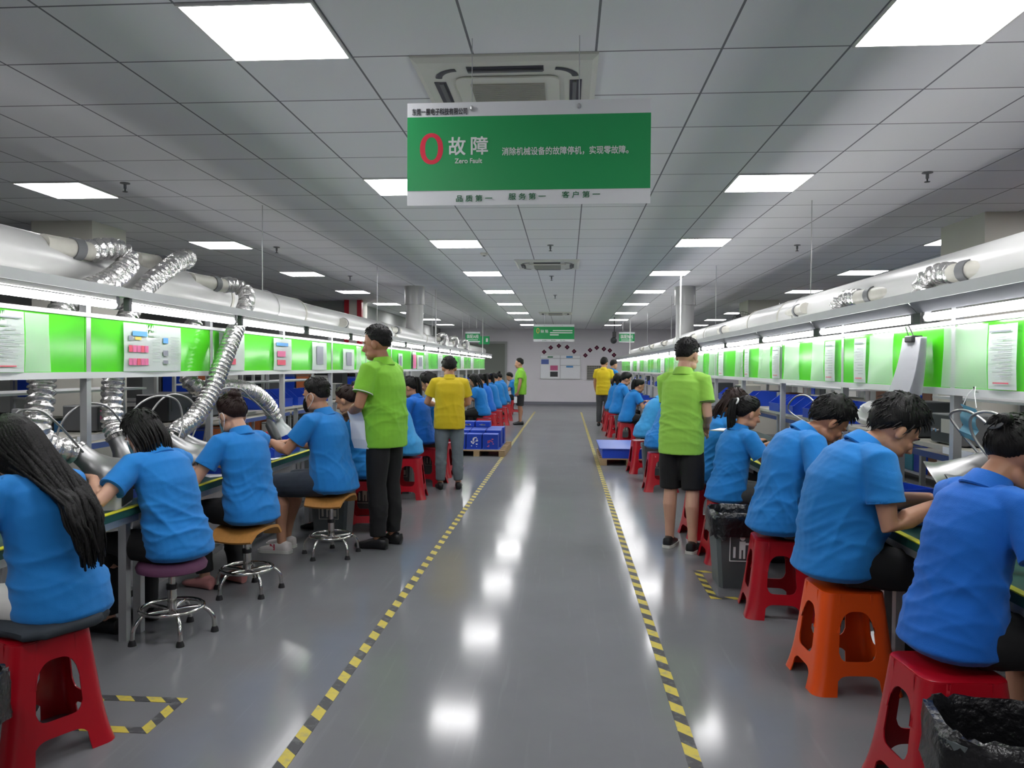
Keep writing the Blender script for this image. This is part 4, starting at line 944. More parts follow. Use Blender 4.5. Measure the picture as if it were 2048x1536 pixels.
    if lod < 2 and hair != 'long':
        nt_ = (260, 120)[lod]; fl = {'fade': 0.016, 'thick': 0.034, 'short': 0.026}.get(hair, 0.03)
        for i in range(nt_):
            d = V((rnd.gauss(0, 1), rnd.gauss(0, 1), rnd.gauss(0.25, 1))); d.normalize(); lim = float(np.interp(d.y, ly, lz))
            if d.z < lim + 0.04: continue
            m2 = min(1.0, (d.z - lim) / 0.45); t = th * (0.5 + 0.7 * max(0, d.z)) * m2 ** 0.6
            q = V((d.x * 0.079, d.y * 0.099, d.z * 0.094)) * (1.0 + t / 0.09); fl_ = fl * (0.35 if hair == 'fade' and d.z < 0.3 else 1) * (0.7 + 0.6 * rnd.random())
            sweep = V((d.x * 0.4, d.y * 0.5 + (0.5 if d.z > 0.3 else -0.25), -0.75)) if hair in ('short', 'thick', 'fade', 'bob', 'wavy') else V((-d.x * 0.3, -1.0, 0.45 - d.z * 0.5))
            tg = (sweep - d * sweep.dot(d)).normalized(); ctr = V((0, -0.012, 0.025))
            rr = (0.0042, 0.006)[lod]; lift = 0.35 if hair in ('thick', 'short') else 0.12
            p0 = q * 0.985; p1 = q + tg * fl_ * 0.5 + d * 0.004; p2 = q + tg * fl_ + d * (0.002 + fl_ * lift * 0.3 * rnd.random())
            tube(b, [hk(p0 + ctr), hk(p1 + ctr), hk(p2 + ctr)], [rr, rr * 0.8, rr * 0.2], 4)
    ns = (70, 34, 14, 8)[lod]; sr = (0.0075, 0.011, 0.017, 0.024)[lod]
    if hair in ('bob', 'wavy'):
        for i in range(ns):
            a = R(lerp(-62, 242, (i + rnd.random() * 0.6) / ns)); ca, sa = math.cos(a), -math.sin(a)
            top = V((0.072 * ca, 0.09 * sa - 0.012, 0.07)); Ls = hairlen * (0.85 + 0.25 * rnd.random()); wob = 0.012 if hair == 'bob' else 0.03
            q1 = V((0.09 * ca, 0.108 * sa - 0.012, 0.0)); q2 = V((0.088 * ca + rnd.uniform(-wob, wob), 0.1 * sa - 0.02 + rnd.uniform(-wob, wob), -Ls * 0.5)); q3 = V((0.075 * ca + rnd.uniform(-wob, wob), 0.085 * sa - 0.03, -Ls))
            if sa > (0.12 if hair == 'bob' else 0.45): continue
            p1, p2, p3 = hk(q1), hk(q2), hk(q3); gl = hk(q1) + V((0, -0.01, -Ls)) * k; p3 = lerp(p3, gl, 0.35)
            strand([hk(top), p1, p2, p3], sr * 1.3)
    if hair == 'long':
        gd = [V(q) for q in guide]
        for i in range(int(ns * 2.6)):
            a = R(lerp(-30, 210, (i + rnd.random()) / (ns * 1.5))); ca, sa = math.cos(a), -math.sin(a)
            top = hk((0.075 * ca, 0.09 * sa - 0.012, 0.06)); q1 = hk((0.092 * ca, 0.11 * sa - 0.012, -0.02)); w_ = lerp(1.0, 0.45, rnd.random() ** 2); sp_ = V((ca * 0.075, -abs(rnd.random()) * 0.03, 0))
            pts = [top, q1] + [g + sp_ * (1 - 0.55 * j / len(gd)) * (0.6 + 0.5 * rnd.random()) + V((rnd.uniform(-0.012, 0.012), 0, rnd.uniform(-0.02, 0.02) * j)) for j, g in enumerate(gd)]
            strand(pts, sr * (2.2 if i % 3 == 0 else 1.2))
    if hair == 'pony':
        base = V(pony or (0, -0.112, 0.055)); bw_ = hk(base); out = HM @ V((0, -1, 0.15)); 
        for i in range(int(ns * 0.5) + 6):
            j = V((rnd.uniform(-1, 1), rnd.uniform(-1, 1), rnd.uniform(-1, 1))) * 0.026
            p1 = bw_ + out * 0.028 * k + j * 0.7; p2 = bw_ + out * 0.045 * k + V((0, -0.012, -hairlen * 0.35)) + j * 1.1; p3 = bw_ + out * 0.02 * k + V((0, -0.02, -hairlen * (0.8 + 0.3 * rnd.random()))) + j * 1.0
            strand([bw_ - out * 0.02, p1, p2, p3], sr * 1.3)
    if hair == 'bun':
        c0 = hk(bun)
        for i in range(5): ellipsoid(b, c0 + HM @ V((rnd.uniform(-1, 1) * 0.018, rnd.uniform(-1, 0.4) * 0.016, rnd.uniform(-1, 1) * 0.018)), [0.03 * k, 0.028 * k, 0.026 * k], 12, 8)
        if lod < 2:
            for i in range(16):
                d = V((rnd.uniform(-1, 1), rnd.uniform(-1.2, 0.2), rnd.uniform(-0.7, 0.8))); d.normalize(); strand([c0 + HM @ (d * 0.02), c0 + HM @ (d * 0.036 + V((0.008, 0, 0.004))), c0 + HM @ (d * 0.045) + V((rnd.uniform(-0.02, 0.02), 0, -0.022))], 0.005, 4)
    ho = obj('hair', b, hairm, root, True)
    if tie:
        q = hk(pony or (bun if hair == 'bun' else (0, -0.118, 0.06))) + HM @ V((0, -0.012, 0.0)); b = BM(); pr = [(0.026 + 0.008 * math.cos(R(a)), 0.008 * math.sin(R(a))) for a in range(0, 360, 60)]; lathe(b, pr, 16, q, axis_rot(HM @ V((0, -1, 0.15))), True); obj('hair_tie', b, tie, ho, True)
    # ---------------- face details
    if faceparts is None: faceparts = lod == 0
    if faceparts:
        for s in (-1, 1):
            b = BM(); ellipsoid(b, hk((s * 0.032, 0.0765, 0.002)), [0.0125 * k, 0.006 * k, 0.0062 * k], 10, 8, HM); eo = obj('eye', b, 'eye_white', root, True)
            b = BM(); ellipsoid(b, hk((s * 0.032, 0.0805, 0.0015)), [0.0055 * k, 0.003 * k, 0.0055 * k], 10, 6, HM); obj('iris', b, 'hair', eo, True)
            b = BM(); tube(b, [hk((s * 0.015, 0.086, 0.021)), hk((s * 0.033, 0.086, 0.027)), hk((s * 0.052, 0.076, 0.022))], [0.003 * k, 0.0042 * k, 0.002 * k], 8, round_ends=True); obj('eyebrow', b, 'hair', root, True)
        if not mask:
            b = BM(); tube(b, [hk((-0.022, 0.083, -0.068)), hk((0, 0.0905, -0.066)), hk((0.022, 0.083, -0.068))], [(0.003 * k, 0.003 * k), (0.006 * k, 0.006 * k), (0.003 * k, 0.003 * k)], 8, round_ends=True); obj('lips', b, 'lip', root, True)
    if mask:
        b = BM(); n = 12; g = []
        for i in range(n + 1):
            u = -1 + 2 * i / n; row = []
            for j in range(7):
                v = j / 6; x = 0.072 * math.sin(u * 1.25); y = 0.032 + 0.066 * math.cos(u * 1.35) + 0.016 * math.sin(v * 3.14) * (1 - u * u); z = -0.018 - 0.088 * v
                row.append(b.verts.new(hk((x * fw, y, z + 0.012 * u * u * (1 if v < .5 else -0.2)))))
            g.append(row)
        for i in range(n):
            for j in range(6): b.faces.new((g[i][j], g[i + 1][j], g[i + 1][j + 1], g[i][j + 1]))
        bmesh.ops.solidify(b, geom=b.faces[:], thickness=0.003); mo = obj('face_mask', b, mask, root, True)
        for s in (-1, 1):
            b = BM(); tube(b, catmull([hk((s * 0.067, 0.05, -0.03)), hk((s * 0.084, 0.015, 0.01)), hk((s * 0.089, -0.022, 0.012)), hk((s * 0.088, -0.03, -0.02)), hk((s * 0.08, 0.0, -0.055)), hk((s * 0.066, 0.045, -0.085))], 5), 0.0022, 6); obj('ear_loop', b, 'strap_white', mo, True)
    root['_hc'] = 0
    del root['_hc']
    return root

# ------------------------------------------------------------------ the people and their seats
LF, RT = 90, -90
def cushion_bm():
    b = BM(); vs = ellipsoid(b, (0, 0, 0), (1, 1, 1), 36, 16)
    for v in vs:
        d = v.co.copy(); e = lambda q: math.copysign(abs(q) ** 0.6, q); puff = 1 + 0.07 * math.sin(d.x * 9) * math.sin(d.y * 9) + 0.05 * noise.noise(d * 3)
        v.co = Vector((e(d.x) * 0.205 * puff, e(d.y) * 0.195 * puff, 0.4985 + 0.0345 * e(d.z) * (1 if d.z < 0 else 0.8)))
    return b
person('woman in blue polo with very long black hair on the cushioned red stool', (-2.03, 2.92), LF - 14, seat=0.49, H=1.55, a0=6, a1=22, hp=36, hair='long', bw=1.04, skin='skin_pale', pants='long', pm='paper_warm', seed=11,
       hands={-1: (-0.2, 0.35, 0.8), 1: (0.1, 0.4, 0.8)}, guide=((0.0, -0.05, 1.0), (-0.02, -0.15, 0.9), (-0.01, -0.17, 0.82), (0.02, -0.16, 0.75)), knees={-1: (-0.12, 0.36, 0.52), 1: (0.12, 0.36, 0.52)}, hem=0.03)
put_stool('red', -2.07, 2.86, -30, 'red plastic stool with grey cushion under the very long haired woman')
tag(obj('seat_cushion', cushion_bm(), 'cushion_grey', None, True, loc=(-2.05, 2.88, 0), rz=R(-20)), 'dark grey seat cushion on the red stool at the camera end', 'cushion')
person('woman in blue polo with black bob and mask on purple round stool', (-2.16, 4.1), LF - 20, seat=0.43, H=1.6, a0=6, a1=26, hp=36, hair='bob', hairlen=0.2, mask='glass_cloth', skin='skin_pale', seed=12, hands={-1: (-0.27, 0.3, 0.89), 1: (-0.02, 0.36, 0.86)}, elbow={-1: (-1.0, 0.05, -0.75)}, curl=(0.9, 0.7), shoe='shoe_black')
person('woman in blue polo with messy bun and mask on plywood stool', (-2.1, 4.95), LF - 28, seat=0.455, H=1.6, a0=2, a1=16, hp=28, hair='bun', hairm='hair_brown', mask='glass_cloth', skin='skin_pale', seed=13, hands={-1: (-0.2, 0.33, 0.86), 1: (0.0, 0.4, 0.84)}, shoe='clog_pink', feet={-1: (-0.12, 0.3, 0.085), 1: (0.1, 0.25, 0.085)})
person('man in blue polo, denim shorts and white sneakers on a swivel stool', (-1.85, 5.95), LF - 14, seat=0.5, H=1.68, a0=2, a1=14, hp=12, hair='fade', mask='black', pants='shorts', pm='denim_dark', skin='skin', seed=14, hands={-1: (-0.14, 0.46, 0.9), 1: (0.08, 0.46, 0.88)}, shoe='shoe_white', sole='sole_white', bw=1.08, knees={-1: (-0.1, 0.42, 0.55), 1: (0.14, 0.42, 0.55)}, feet={-1: (-0.06, 0.42, 0.085), 1: (0.12, 0.5, 0.085)})
for kd, x, y, h, rz, l in (('round', -2.18, 4.1, 0.43, 0, 'chrome swivel stool with a purple round cushion'), ('ply', -2.11, 4.94, 0.455, 80, 'chrome swivel stool with an orange plywood seat under the bun haired woman'), ('ply', -1.86, 5.97, 0.5, 85, 'chrome swivel stool with plywood seat under the man in shorts')):
    o = swivel_stool(kd, h); o.location = (x, y, 0); o.rotation_euler = (0, 0, R(rz)); tag(o, l, 'stool', 'chrome swivel stools')
_l4 = [q for q in bpy.data.objects if q.get('label', '').startswith('man in blue polo, denim')][0]
for _s in [q for q in _l4.children if q.name.startswith('shoe')][:1]:
    me = text_mesh('N', 0.06, 0.004, 'CENTER')
    for v in me.vertices: v.co = Vector((-0.108 - v.co.z, 0.475 - v.co.x, 0.048 + v.co.y))
    obj('logo_letter', me, 'ink_red', _s)
pL = person('tall man in lime polo and black trousers standing with a paper, line A', (-1.5, 6.3), LF - 20, 'stand', H=1.8, a0=0, a1=6, hp=8, hy=-15, hair='fade', shirt='lime', cuff='strap_white', seed=15, belly=0.02, bw=1.04, hands={-1: (-0.12, 0.27, 1.12), 1: (0.05, 0.3, 1.1)}, skin='skin_tan')
person('man in lime polo and black shorts seen from behind, line B', (0.95, 6.42), -26, 'stand', H=1.72, a0=0, a1=9, hp=14, hy=14, hair='fade', shirt='limelt', cuff='black', pants='shorts', seed=16, bw=0.94, shx=0.95, hands={-1: (0.02, 0.3, 1.0), 1: (0.14, 0.24, 1.02)}, shoe='shoe_black', sole='sole_white', skin='skin_pale', feet={-1: (-0.11, 0.06, 0.085), 1: (0.12, -0.05, 0.085)}, elbow={1: (0.35, -0.6, -1)})
person('woman in bright blue polo with hair in a bun at front of line B', (1.4, 2.82), RT + 14, seat=0.49, H=1.64, bw=0.93, a0=0, a1=24, hp=36, hair='bun', bun=(0.0, -0.118, 0.05), tie='grey_dev', seed=21, shirt='bluedk', pants='shorts', pm='pants_black', hands={-1: (-0.1, 0.42, 0.82), 1: (0.2, 0.3, 0.8)})
person('stout man in blue polo and black trousers on the orange stool', (1.33, 3.8), RT + 2, seat=0.5, H=1.76, bw=1.14, belly=0.05, a0=-5, a1=26, hp=40, hair='thick', nk=28, seed=22, hands={-1: (-0.02, 0.44, 0.88), 1: (0.2, 0.36, 0.89)}, elbow={1: (0.3, -1.0, -0.9)})
person('man in blue polo bent low over the bench beyond the orange stool', (1.33, 4.82), RT + 3, seat=0.49, H=1.74, bw=1.06, a0=-2, a1=30, hp=44, hair='thick', nk=26, seed=23, pm='pants_grey', hands={-1: (-0.1, 0.45, 0.84), 1: (0.22, 0.36, 0.84)}, skin='skin_tan')
person('woman in blue polo with black ponytail and white hair tie, line B', (1.28, 6.1), RT + 14, seat=0.455, H=1.54, a0=2, a1=16, hp=18, hair='pony', tie='strap_white', hairlen=0.3, seed=24, pm='pants_grey', hands={-1: (-0.1, 0.4, 0.9), 1: (0.12, 0.38, 0.84)}, skin='skin')
put_stool('red', 1.34, 2.78, 4, 'red plastic stool under the bun haired woman at front of line B')
put_stool('or', 1.34, 3.79, 3, 'bright orange plastic stool', 'orange plastic stool')
put_stool('red', 1.31, 4.84, -5, 'red plastic stool beside the bin with black liner')
put_stool('red', 1.28, 6.12, 2, 'red plastic stool under the ponytail woman of line B')
GA, GB = 'seated workers of line A', 'seated workers of line B'
def sit(side, y, label, x, lod, **kw):
    f = (LF - kw.pop('t', 12)) if side < 0 else (RT + kw.pop('t', 14))
    a = dict(seat=0.5, H=1.6, a0=3, a1=16, hp=24, hands={-1: (-0.13, 0.38, 0.86), 1: (0.12, 0.38, 0.86)}); a.update(kw)
    return person(label, (x, y), f, lod=lod, group=GA if side < 0 else GB, seed=int(y * 17) + (0 if side < 0 else 5), **a)
sit(-1, 6.95, 'woman in blue with maroon ponytail and pink tie behind the man in shorts', -1.87, 1, hair='pony', hairm='hair_brown', tie='pink', hairlen=0.26, seat=0.47, faceparts=True)
put_stool('red', -1.85, 6.95, 10, 'red plastic stool under the maroon ponytail woman of line A')
sit(-1, 7.8, 'cropped man in blue polo bending beyond the maroon ponytail woman', -1.9, 1, hair='fade', H=1.68, seat=0.49, a1=24, hp=30)
sit(-1, 8.7, 'worker in pale blue half hidden by the tall lime shirt man', -1.83, 1, hair='short', shirt='bluelt', H=1.64, seat=0.48, a0=12, a1=30, hp=36)
put_stool('red', -1.8, 8.7, 5, 'red plastic stool just past the tall man in lime, line A')
sit(-1, 9.6, 'woman in blue with black ponytail to mid back past the lime shirt man, line A', -1.82, 1, hair='pony', hairlen=0.45, shirt='bluedk', pm='pants_grey', seat=0.52)
put_stool('red', -1.74, 9.7, -6, 'red plastic stool between two grey bins on line A')
sit(-1, 10.4, 'curly haired man in blue polo beside the yellow shirt man', -1.72, 1, hair='thick', H=1.66, pm='pants_grey', seat=0.52)
put_stool('red', -1.74, 10.45, -6, 'red plastic stool behind the grey bin by the yellow shirt man')
sit(-1, 11.3, 'dark haired worker in blue hidden behind the yellow shirt man', -1.75, 2, hair='short', seat=0.48)
put_stool('red', -1.74, 11.32, 3, 'red plastic stool hidden behind the yellow shirt man')
for y, x, l, kw in ((15.6, -1.72, 'woman in blue with dark loose hair just past the yellow shirt man', dict(hair='wavy', hairlen=0.28)), (17.0, -1.74, 'woman in blue with long ponytail past the carton pallet', dict(hair='pony', hairlen=0.55, shirt='bluedk', tie='purple_blue')), (18.3, -1.72, 'woman in blue with blue hair scrunchie over the carton pallet', dict(hair='pony', hairlen=0.5, tie='purple_blue')),
                    (19.9, -1.72, 'short haired worker in blue two seats before the far end, line A', dict(hair='short')), (21.6, -1.75, 'worker in blue with hair tied up near the far end, line A', dict(hair='bun'))):
    sit(-1, y, l, x, 2 if y < 16 else 3, **kw); put_stool('red', x + 0.04, y, 4, 'red plastic stool under the ' + l.split(' just')[0].split(' past')[0].split(' over')[0].split(' two')[0].split(' near')[0] + (' far along line A' if y > 16 else ''))
person('seated worker behind the far lime shirt man at the end of line A', (-1.6, 24.4), LF, seat=0.47, lod=3, hair='short', shirt='blue', pm='pants_black', a1=20, hp=20)
put_stool('red', -1.6, 24.4, 0, 'red plastic stool at the very far end of line A')
sit(1, 6.95, 'woman in blue with wavy brown hair beside the lime shirt man, line B', 1.3, 0, hair='wavy', hairm='hair_brown', hairlen=0.27, pm='pants_grey', seat=0.48, a1=22, hp=30)
put_stool('red', 1.26, 6.98, 8, 'red plastic stool right beside the lime shirt man, line B')
sit(1, 9.6, 'broad worker in pale blue just past the lime shirt man, line B', 1.18, 1, hair='short', shirt='blue', a0=14, a1=34, hp=40, H=1.66, bw=1.1)
put_stool('red', 1.16, 9.55, 0, 'red plastic stool past the lime shirt man, line B')
sit(1, 11.1, 'bent worker in pale blue, second past the lime shirt man, line B', 1.15, 2, hair='short', shirt='bluelt', a0=14, a1=34, hp=40, pm='pants_black')
put_stool('red', 1.1, 11.15, 5, 'red plastic stool behind the blue topped pallet, line B')
for y, x, l, kw in ((14.8, 1.18, 'woman in blue with black ponytail between two far stools, line B', dict(hair='pony', hairlen=0.3, a1=26, seat=0.46)), (16.8, 1.12, 'man in blue with floppy hair midway down line B', dict(hair='thick', H=1.68)), (18.4, 1.1, 'woman in blue with loose black hair facing the aisle, line B', dict(hair='wavy', hairlen=0.25, hy=-60, hp=5)), (20.9, 1.2, 'red haired worker in blue behind the far yellow shirt man', dict(hair='bob', hairm='hair_brown'))):
    sit(1, y, l, x, 2 if y < 17 else 3, **kw); put_stool('red', x - 0.04, y + 0.05, 4, 'red plastic stool under the ' + l.split(' midway')[0].split(' between')[0].split(' facing')[0].split(' behind')[0] + ', far along line B')
pY = person('man in yellow polo and grey jeans reading a paper, seen from behind', (-1.43, 9.35), 12, 'stand', H=1.6, a0=0, a1=8, hp=26, hair='short', shirt='yel', pm='denim_grey', lod=1, seed=31, bw=1.1, hands={-1: (-0.16, 0.3, 1.02), 1: (0.1, 0.3, 1.0)})
pG = person('man in lime polo and dark patterned shorts standing far down the aisle', (-1.2, 20.1), LF + 5, 'stand', H=1.7, a0=-2, a1=2, hp=4, hair='fade', shirt='lime', pants='shorts', pm='camo', lod=2, seed=32, bw=1.12, belly=0.015, hands={-1: (-0.24, 0.08, 0.82), 1: (0.24, 0.08, 0.82)})
person('man in yellow polo and dark trousers with his back turned, far along line B', (0.95, 19.9), -8, 'stand', H=1.73, a0=0, a1=4, hp=12, hy=20, hair='short', shirt='yel', pm='pants_grey', lod=2, seed=33, bw=1.0, hands={-1: (-0.2, 0.14, 0.85), 1: (0.25, 0.1, 0.8)})
person('standing worker in blue looking over the shoulder of the far yellow shirt man', (1.22, 21.8), -60, 'stand', H=1.7, a1=6, hp=16, hair='short', lod=3, seed=34)
# papers held in hands
def held_paper(name, pts, label, parent=None):
    b = BM(); quad(b, *pts); bmesh.ops.subdivide_edges(b, edges=b.edges[:], cuts=3, use_grid_fill=True)
    c = sum((v.co for v in b.verts), Vector()) / len(b.verts)
    for v in b.verts: v.co += Vector((0.006, 0.004, 0)) * math.sin((v.co.z - c.z) * 25)
    bmesh.ops.solidify(b, geom=b.faces[:], thickness=0.0012); return tag(obj(name, b, 'paper', None), label, 'paper')
held_paper('paper_sheet', ((-1.8, 6.22, 1.13), (-1.66, 6.15, 1.13), (-1.6, 6.12, 0.83), (-1.74, 6.19, 0.83)), 'white paper hanging from the hand of the tall lime shirt man')
held_paper('paper_sheet', ((-1.72, 9.62, 1.02), (-1.5, 9.72, 1.02), (-1.54, 9.86, 1.16), (-1.76, 9.76, 1.16)), 'white paper read by the yellow shirt man, line A')
held_paper('paper_sheet', ((-1.36, 19.86, 0.74), (-1.28, 19.84, 0.74), (-1.27, 19.86, 0.58), (-1.35, 19.88, 0.58)), 'white paper in the hand of the far lime shirt man')
o = empty('clipboard', (1.27, 6.56, 0.985), R(-30), 'white clipboard held flat by the lime shirt man, line B', 'clipboard')
obj('board', B(-0.02, 0.2, -0.14, 0.12, 0, 0.005), 'galv', o); obj('paper', B(-0.01, 0.19, -0.13, 0.11, 0.005, 0.008), 'paper', o); obj('clip', B(0.05, 0.13, 0.09, 0.12, 0.005, 0.018), 'chrome', o)
bpy.data.scenes.remove(TMP)

# ------------------------------------------------------------------ flexible foil hoses and fume hoods
def foil_hose(pts, r, label, seed=0, k=10):
    P = catmull(pts, k); L = 0; out = []; dense = []
    for a, b_ in zip(P, P[1:]):
        n = max(1, int((b_ - a).length / 0.0075))
        for i in range(n): dense.append(a.lerp(b_, i / n))
    dense.append(P[-1]); rad = [r * (1.0 + (0.11 if (i // 2) % 2 else -0.08)) for i in range(len(dense))]
    b = BM(); tube(b, dense, rad, 20); b.normal_update()
    for v in b.verts:
        n = noise.noise(v.co * 34 + Vector((seed, 0, 0))) + 0.5 * noise.noise(v.co * 90); v.co += v.normal * n * r * 0.045
    o = obj('foil_hose', b, 'foil', None, True); return tag(o, label, 'exhaust hose', 'foil exhaust hoses')
foil_hose([(-2.83, 4.36, 2.17), (-2.79, 4.47, 2.2), (-2.75, 4.56, 2.2), (-2.71, 4.58, 2.13), (-2.72, 4.4, 2.0), (-2.76, 4.1, 1.86), (-2.79, 3.92, 1.6), (-2.76, 3.86, 1.35), (-2.745, 3.8, 1.17), (-2.73, 3.86, 1.07), (-2.68, 3.98, 1.03)], 0.062, 'foil hose from the first duct outlet to the hood before the long haired woman')
foil_hose([(-2.83, 5.28, 2.21), (-2.79, 5.38, 2.24), (-2.75, 5.4, 2.27), (-2.72, 5.28, 2.26), (-2.72, 5.08, 2.16), (-2.76, 4.85, 2.0), (-2.78, 4.62, 1.7), (-2.76, 4.5, 1.4), (-2.745, 4.46, 1.2), (-2.73, 4.45, 1.13), (-2.69, 4.43, 1.07)], 0.058, 'foil hose from the second duct outlet to the hood beside the bob haired woman')
foil_hose([(-2.83, 6.14, 2.16), (-2.78, 6.24, 2.17), (-2.68, 6.26, 2.11), (-2.58, 6.02, 1.98), (-2.54, 5.76, 1.8), (-2.54, 5.54, 1.55), (-2.57, 5.38, 1.3), (-2.6, 5.2, 1.13), (-2.62, 5.02, 1.06), (-2.62, 4.95, 1.02)], 0.06, 'slanting foil hose that crosses in front of the line A board')
foil_hose([(-2.95, 5.9, 1.85), (-2.93, 5.75, 1.45), (-2.85, 5.8, 1.32), (-2.78, 6.15, 1.33), (-2.74, 6.55, 1.27), (-2.7, 6.8, 1.14), (-2.68, 6.88, 1.02)], 0.062, 'arched foil hose behind the bun haired woman of line A')
foil_hose([(2.11, 4.35, 2.03), (2.08, 4.46, 2.04), (2.03, 4.53, 2.0), (2.02, 4.54, 1.9)], 0.054, 'short foil elbow on the first outlet of the line B duct')
foil_hose([(2.11, 5.7, 2.02), (2.08, 5.82, 2.03), (2.03, 5.9, 2.0), (2.02, 5.9, 1.9)], 0.056, 'short dark foil elbow on the second outlet of the line B duct')
foil_hose([(2.2, 3.55, 1.4), (2.14, 3.45, 1.26), (2.04, 3.5, 1.19), (1.95, 3.56, 1.14)], 0.055, 'foil hose feeding the first fume hood of line B')
foil_hose([(2.12, 3.2, 1.32), (2.06, 3.22, 1.22), (1.98, 3.3, 1.14), (1.93, 3.36, 1.1)], 0.055, 'foil hose feeding the fume hood by the front woman of line B')
for x, y, z, l in ((-2.84, 16.9, 2.0, 'fifth'), (-2.84, 18.6, 2.0, 'sixth'), (-2.84, 20.6, 2.0, 'seventh')):
    foil_hose([(x - 0.02, y + 0.1, z + 0.18), (x + 0.06, y + 0.28, z + 0.22), (x + 0.14, y + 0.2, z + 0.12), (x + 0.16, y - 0.2, z - 0.06)], 0.055, 'distant foil hose elbow, %s outlet of the line A duct' % l)
def fume_hood(p, d, label, L=0.2, r0=0.05, r1=0.13, loops=1, tint='hood_metal'):
    """trumpet: neck at p, mouth along d; the mouth is flattened and cut slanting, gooseneck arms are parts."""
    d = Vector(d).normalized(); rot = axis_rot(d); root = empty('fume_hood', p, 0, label, 'fume hood', 'bell shaped fume hoods')
    b = BM(); prof = [(r0, -0.03), (r0 * 1.02, 0.02), (r0 * 1.12, L * 0.35), (r0 * 1.5, L * 0.65), (r1 * 0.82, L * 0.88), (r1, L), (r1 * 1.03, L + 0.008), (r1 * 0.99, L + 0.006), (r1 * 0.8, L * 0.87), (r0 * 1.44, L * 0.65), (r0 * 1.06, L * 0.35), (r0 * 0.96, -0.03)]
    lathe(b, prof, 32, (0, 0, 0), rot, True); obj('bell', b, tint, root, True)
    b = BM(); lathe(b, [(r0, -0.035), (r0 + 0.007, -0.035), (r0 + 0.007, -0.015), (r0, -0.015)], 28, (0, 0, 0), rot, True); obj('clamp_band', b, 'chrome', root, True)
    return root
def gooseneck(root, pts):
    b = BM(); tube(b, catmull([Vector(q) - root.location for q in pts], 8), 0.0065, 10); obj('gooseneck', b, 'alu_dark', root, True)
h = fume_hood((-2.66, 4.03, 1.01), (0.72, 0.15, -0.62), 'bell shaped metal fume hood beside the long haired woman\'s shoulder', 0.2, 0.056, 0.14)
gooseneck(h, [(-2.62, 4.02, 1.0), (-2.64, 3.8, 1.2), (-2.7, 3.72, 1.27), (-2.78, 3.66, 1.2), (-2.8, 3.64, 0.735)])
h = fume_hood((-2.68, 4.42, 1.05), (0.45, 0.05, -0.88), 'bell shaped metal fume hood in front of the bob haired woman', 0.17, 0.056, 0.13)
gooseneck(h, [(-2.64, 4.44, 1.03), (-2.62, 4.36, 1.15), (-2.66, 4.24, 1.27), (-2.72, 4.08, 1.26), (-2.78, 4.0, 1.1), (-2.8, 3.98, 0.735)])
h = fume_hood((-2.6, 4.88, 1.0), (0.75, 0.25, -0.6), 'scratched fume hood behind the bob haired woman\'s neck', 0.2, 0.05, 0.12)
gooseneck(h, [(-2.57, 4.9, 0.98), (-2.57, 4.98, 1.12), (-2.6, 4.95, 1.27), (-2.68, 4.78, 1.29), (-2.76, 4.66, 1.15), (-2.8, 4.62, 0.735)])
h = fume_hood((-2.6, 5.06, 0.99), (0.7, 0.35, -0.6), 'second scratched fume hood beyond the bob haired woman', 0.19, 0.05, 0.11)
gooseneck(h, [(-2.57, 5.08, 0.97), (-2.57, 5.2, 1.14), (-2.62, 5.16, 1.27), (-2.7, 5.0, 1.29), (-2.78, 4.9, 1.1), (-2.8, 4.88, 0.735)])
h = fume_hood((-2.68, 6.92, 1.0), (0.35, 0.1, -0.93), 'plastic wrapped pale fume hood behind the man in shorts', 0.15, 0.06, 0.13, tint='pocket')
gooseneck(h, [(-2.66, 6.9, 0.98), (-2.6, 6.2, 1.22), (-2.62, 5.95, 1.32), (-2.72, 5.75, 1.25), (-2.8, 5.68, 0.735)])
h = fume_hood((1.92, 3.6, 1.1), (-0.74, 0.3, -0.5), 'shiny bell fume hood beside the stout man\'s hands', 0.24, 0.052, 0.12)
gooseneck(h, [(1.9, 3.62, 1.09), (1.84, 3.7, 1.2), (1.8, 3.74, 1.29), (1.84, 3.64, 1.31), (1.9, 3.5, 1.2), (1.96, 3.45, 1.0), (2.0, 3.45, 0.735)])
h = fume_hood((1.9, 3.4, 1.06), (-0.76, 0.25, -0.48), 'shiny bell fume hood by the front woman of line B', 0.22, 0.052, 0.115)
gooseneck(h, [(1.88, 3.42, 1.05), (1.8, 3.52, 1.2), (1.78, 3.5, 1.3), (1.82, 3.36, 1.31), (1.9, 3.24, 1.15), (1.98, 3.2, 0.735)])
h = fume_hood((1.98, 6.2, 1.05), (-0.8, 0.2, -0.5), 'fume hood beyond the man bent low, line B', 0.18, 0.05, 0.1)
gooseneck(h, [(1.96, 6.22, 1.04), (1.84, 6.5, 1.16), (1.84, 6.3, 1.28), (1.86, 6.0, 1.28), (1.9, 5.8, 1.1), (1.98, 5.76, 0.735)])

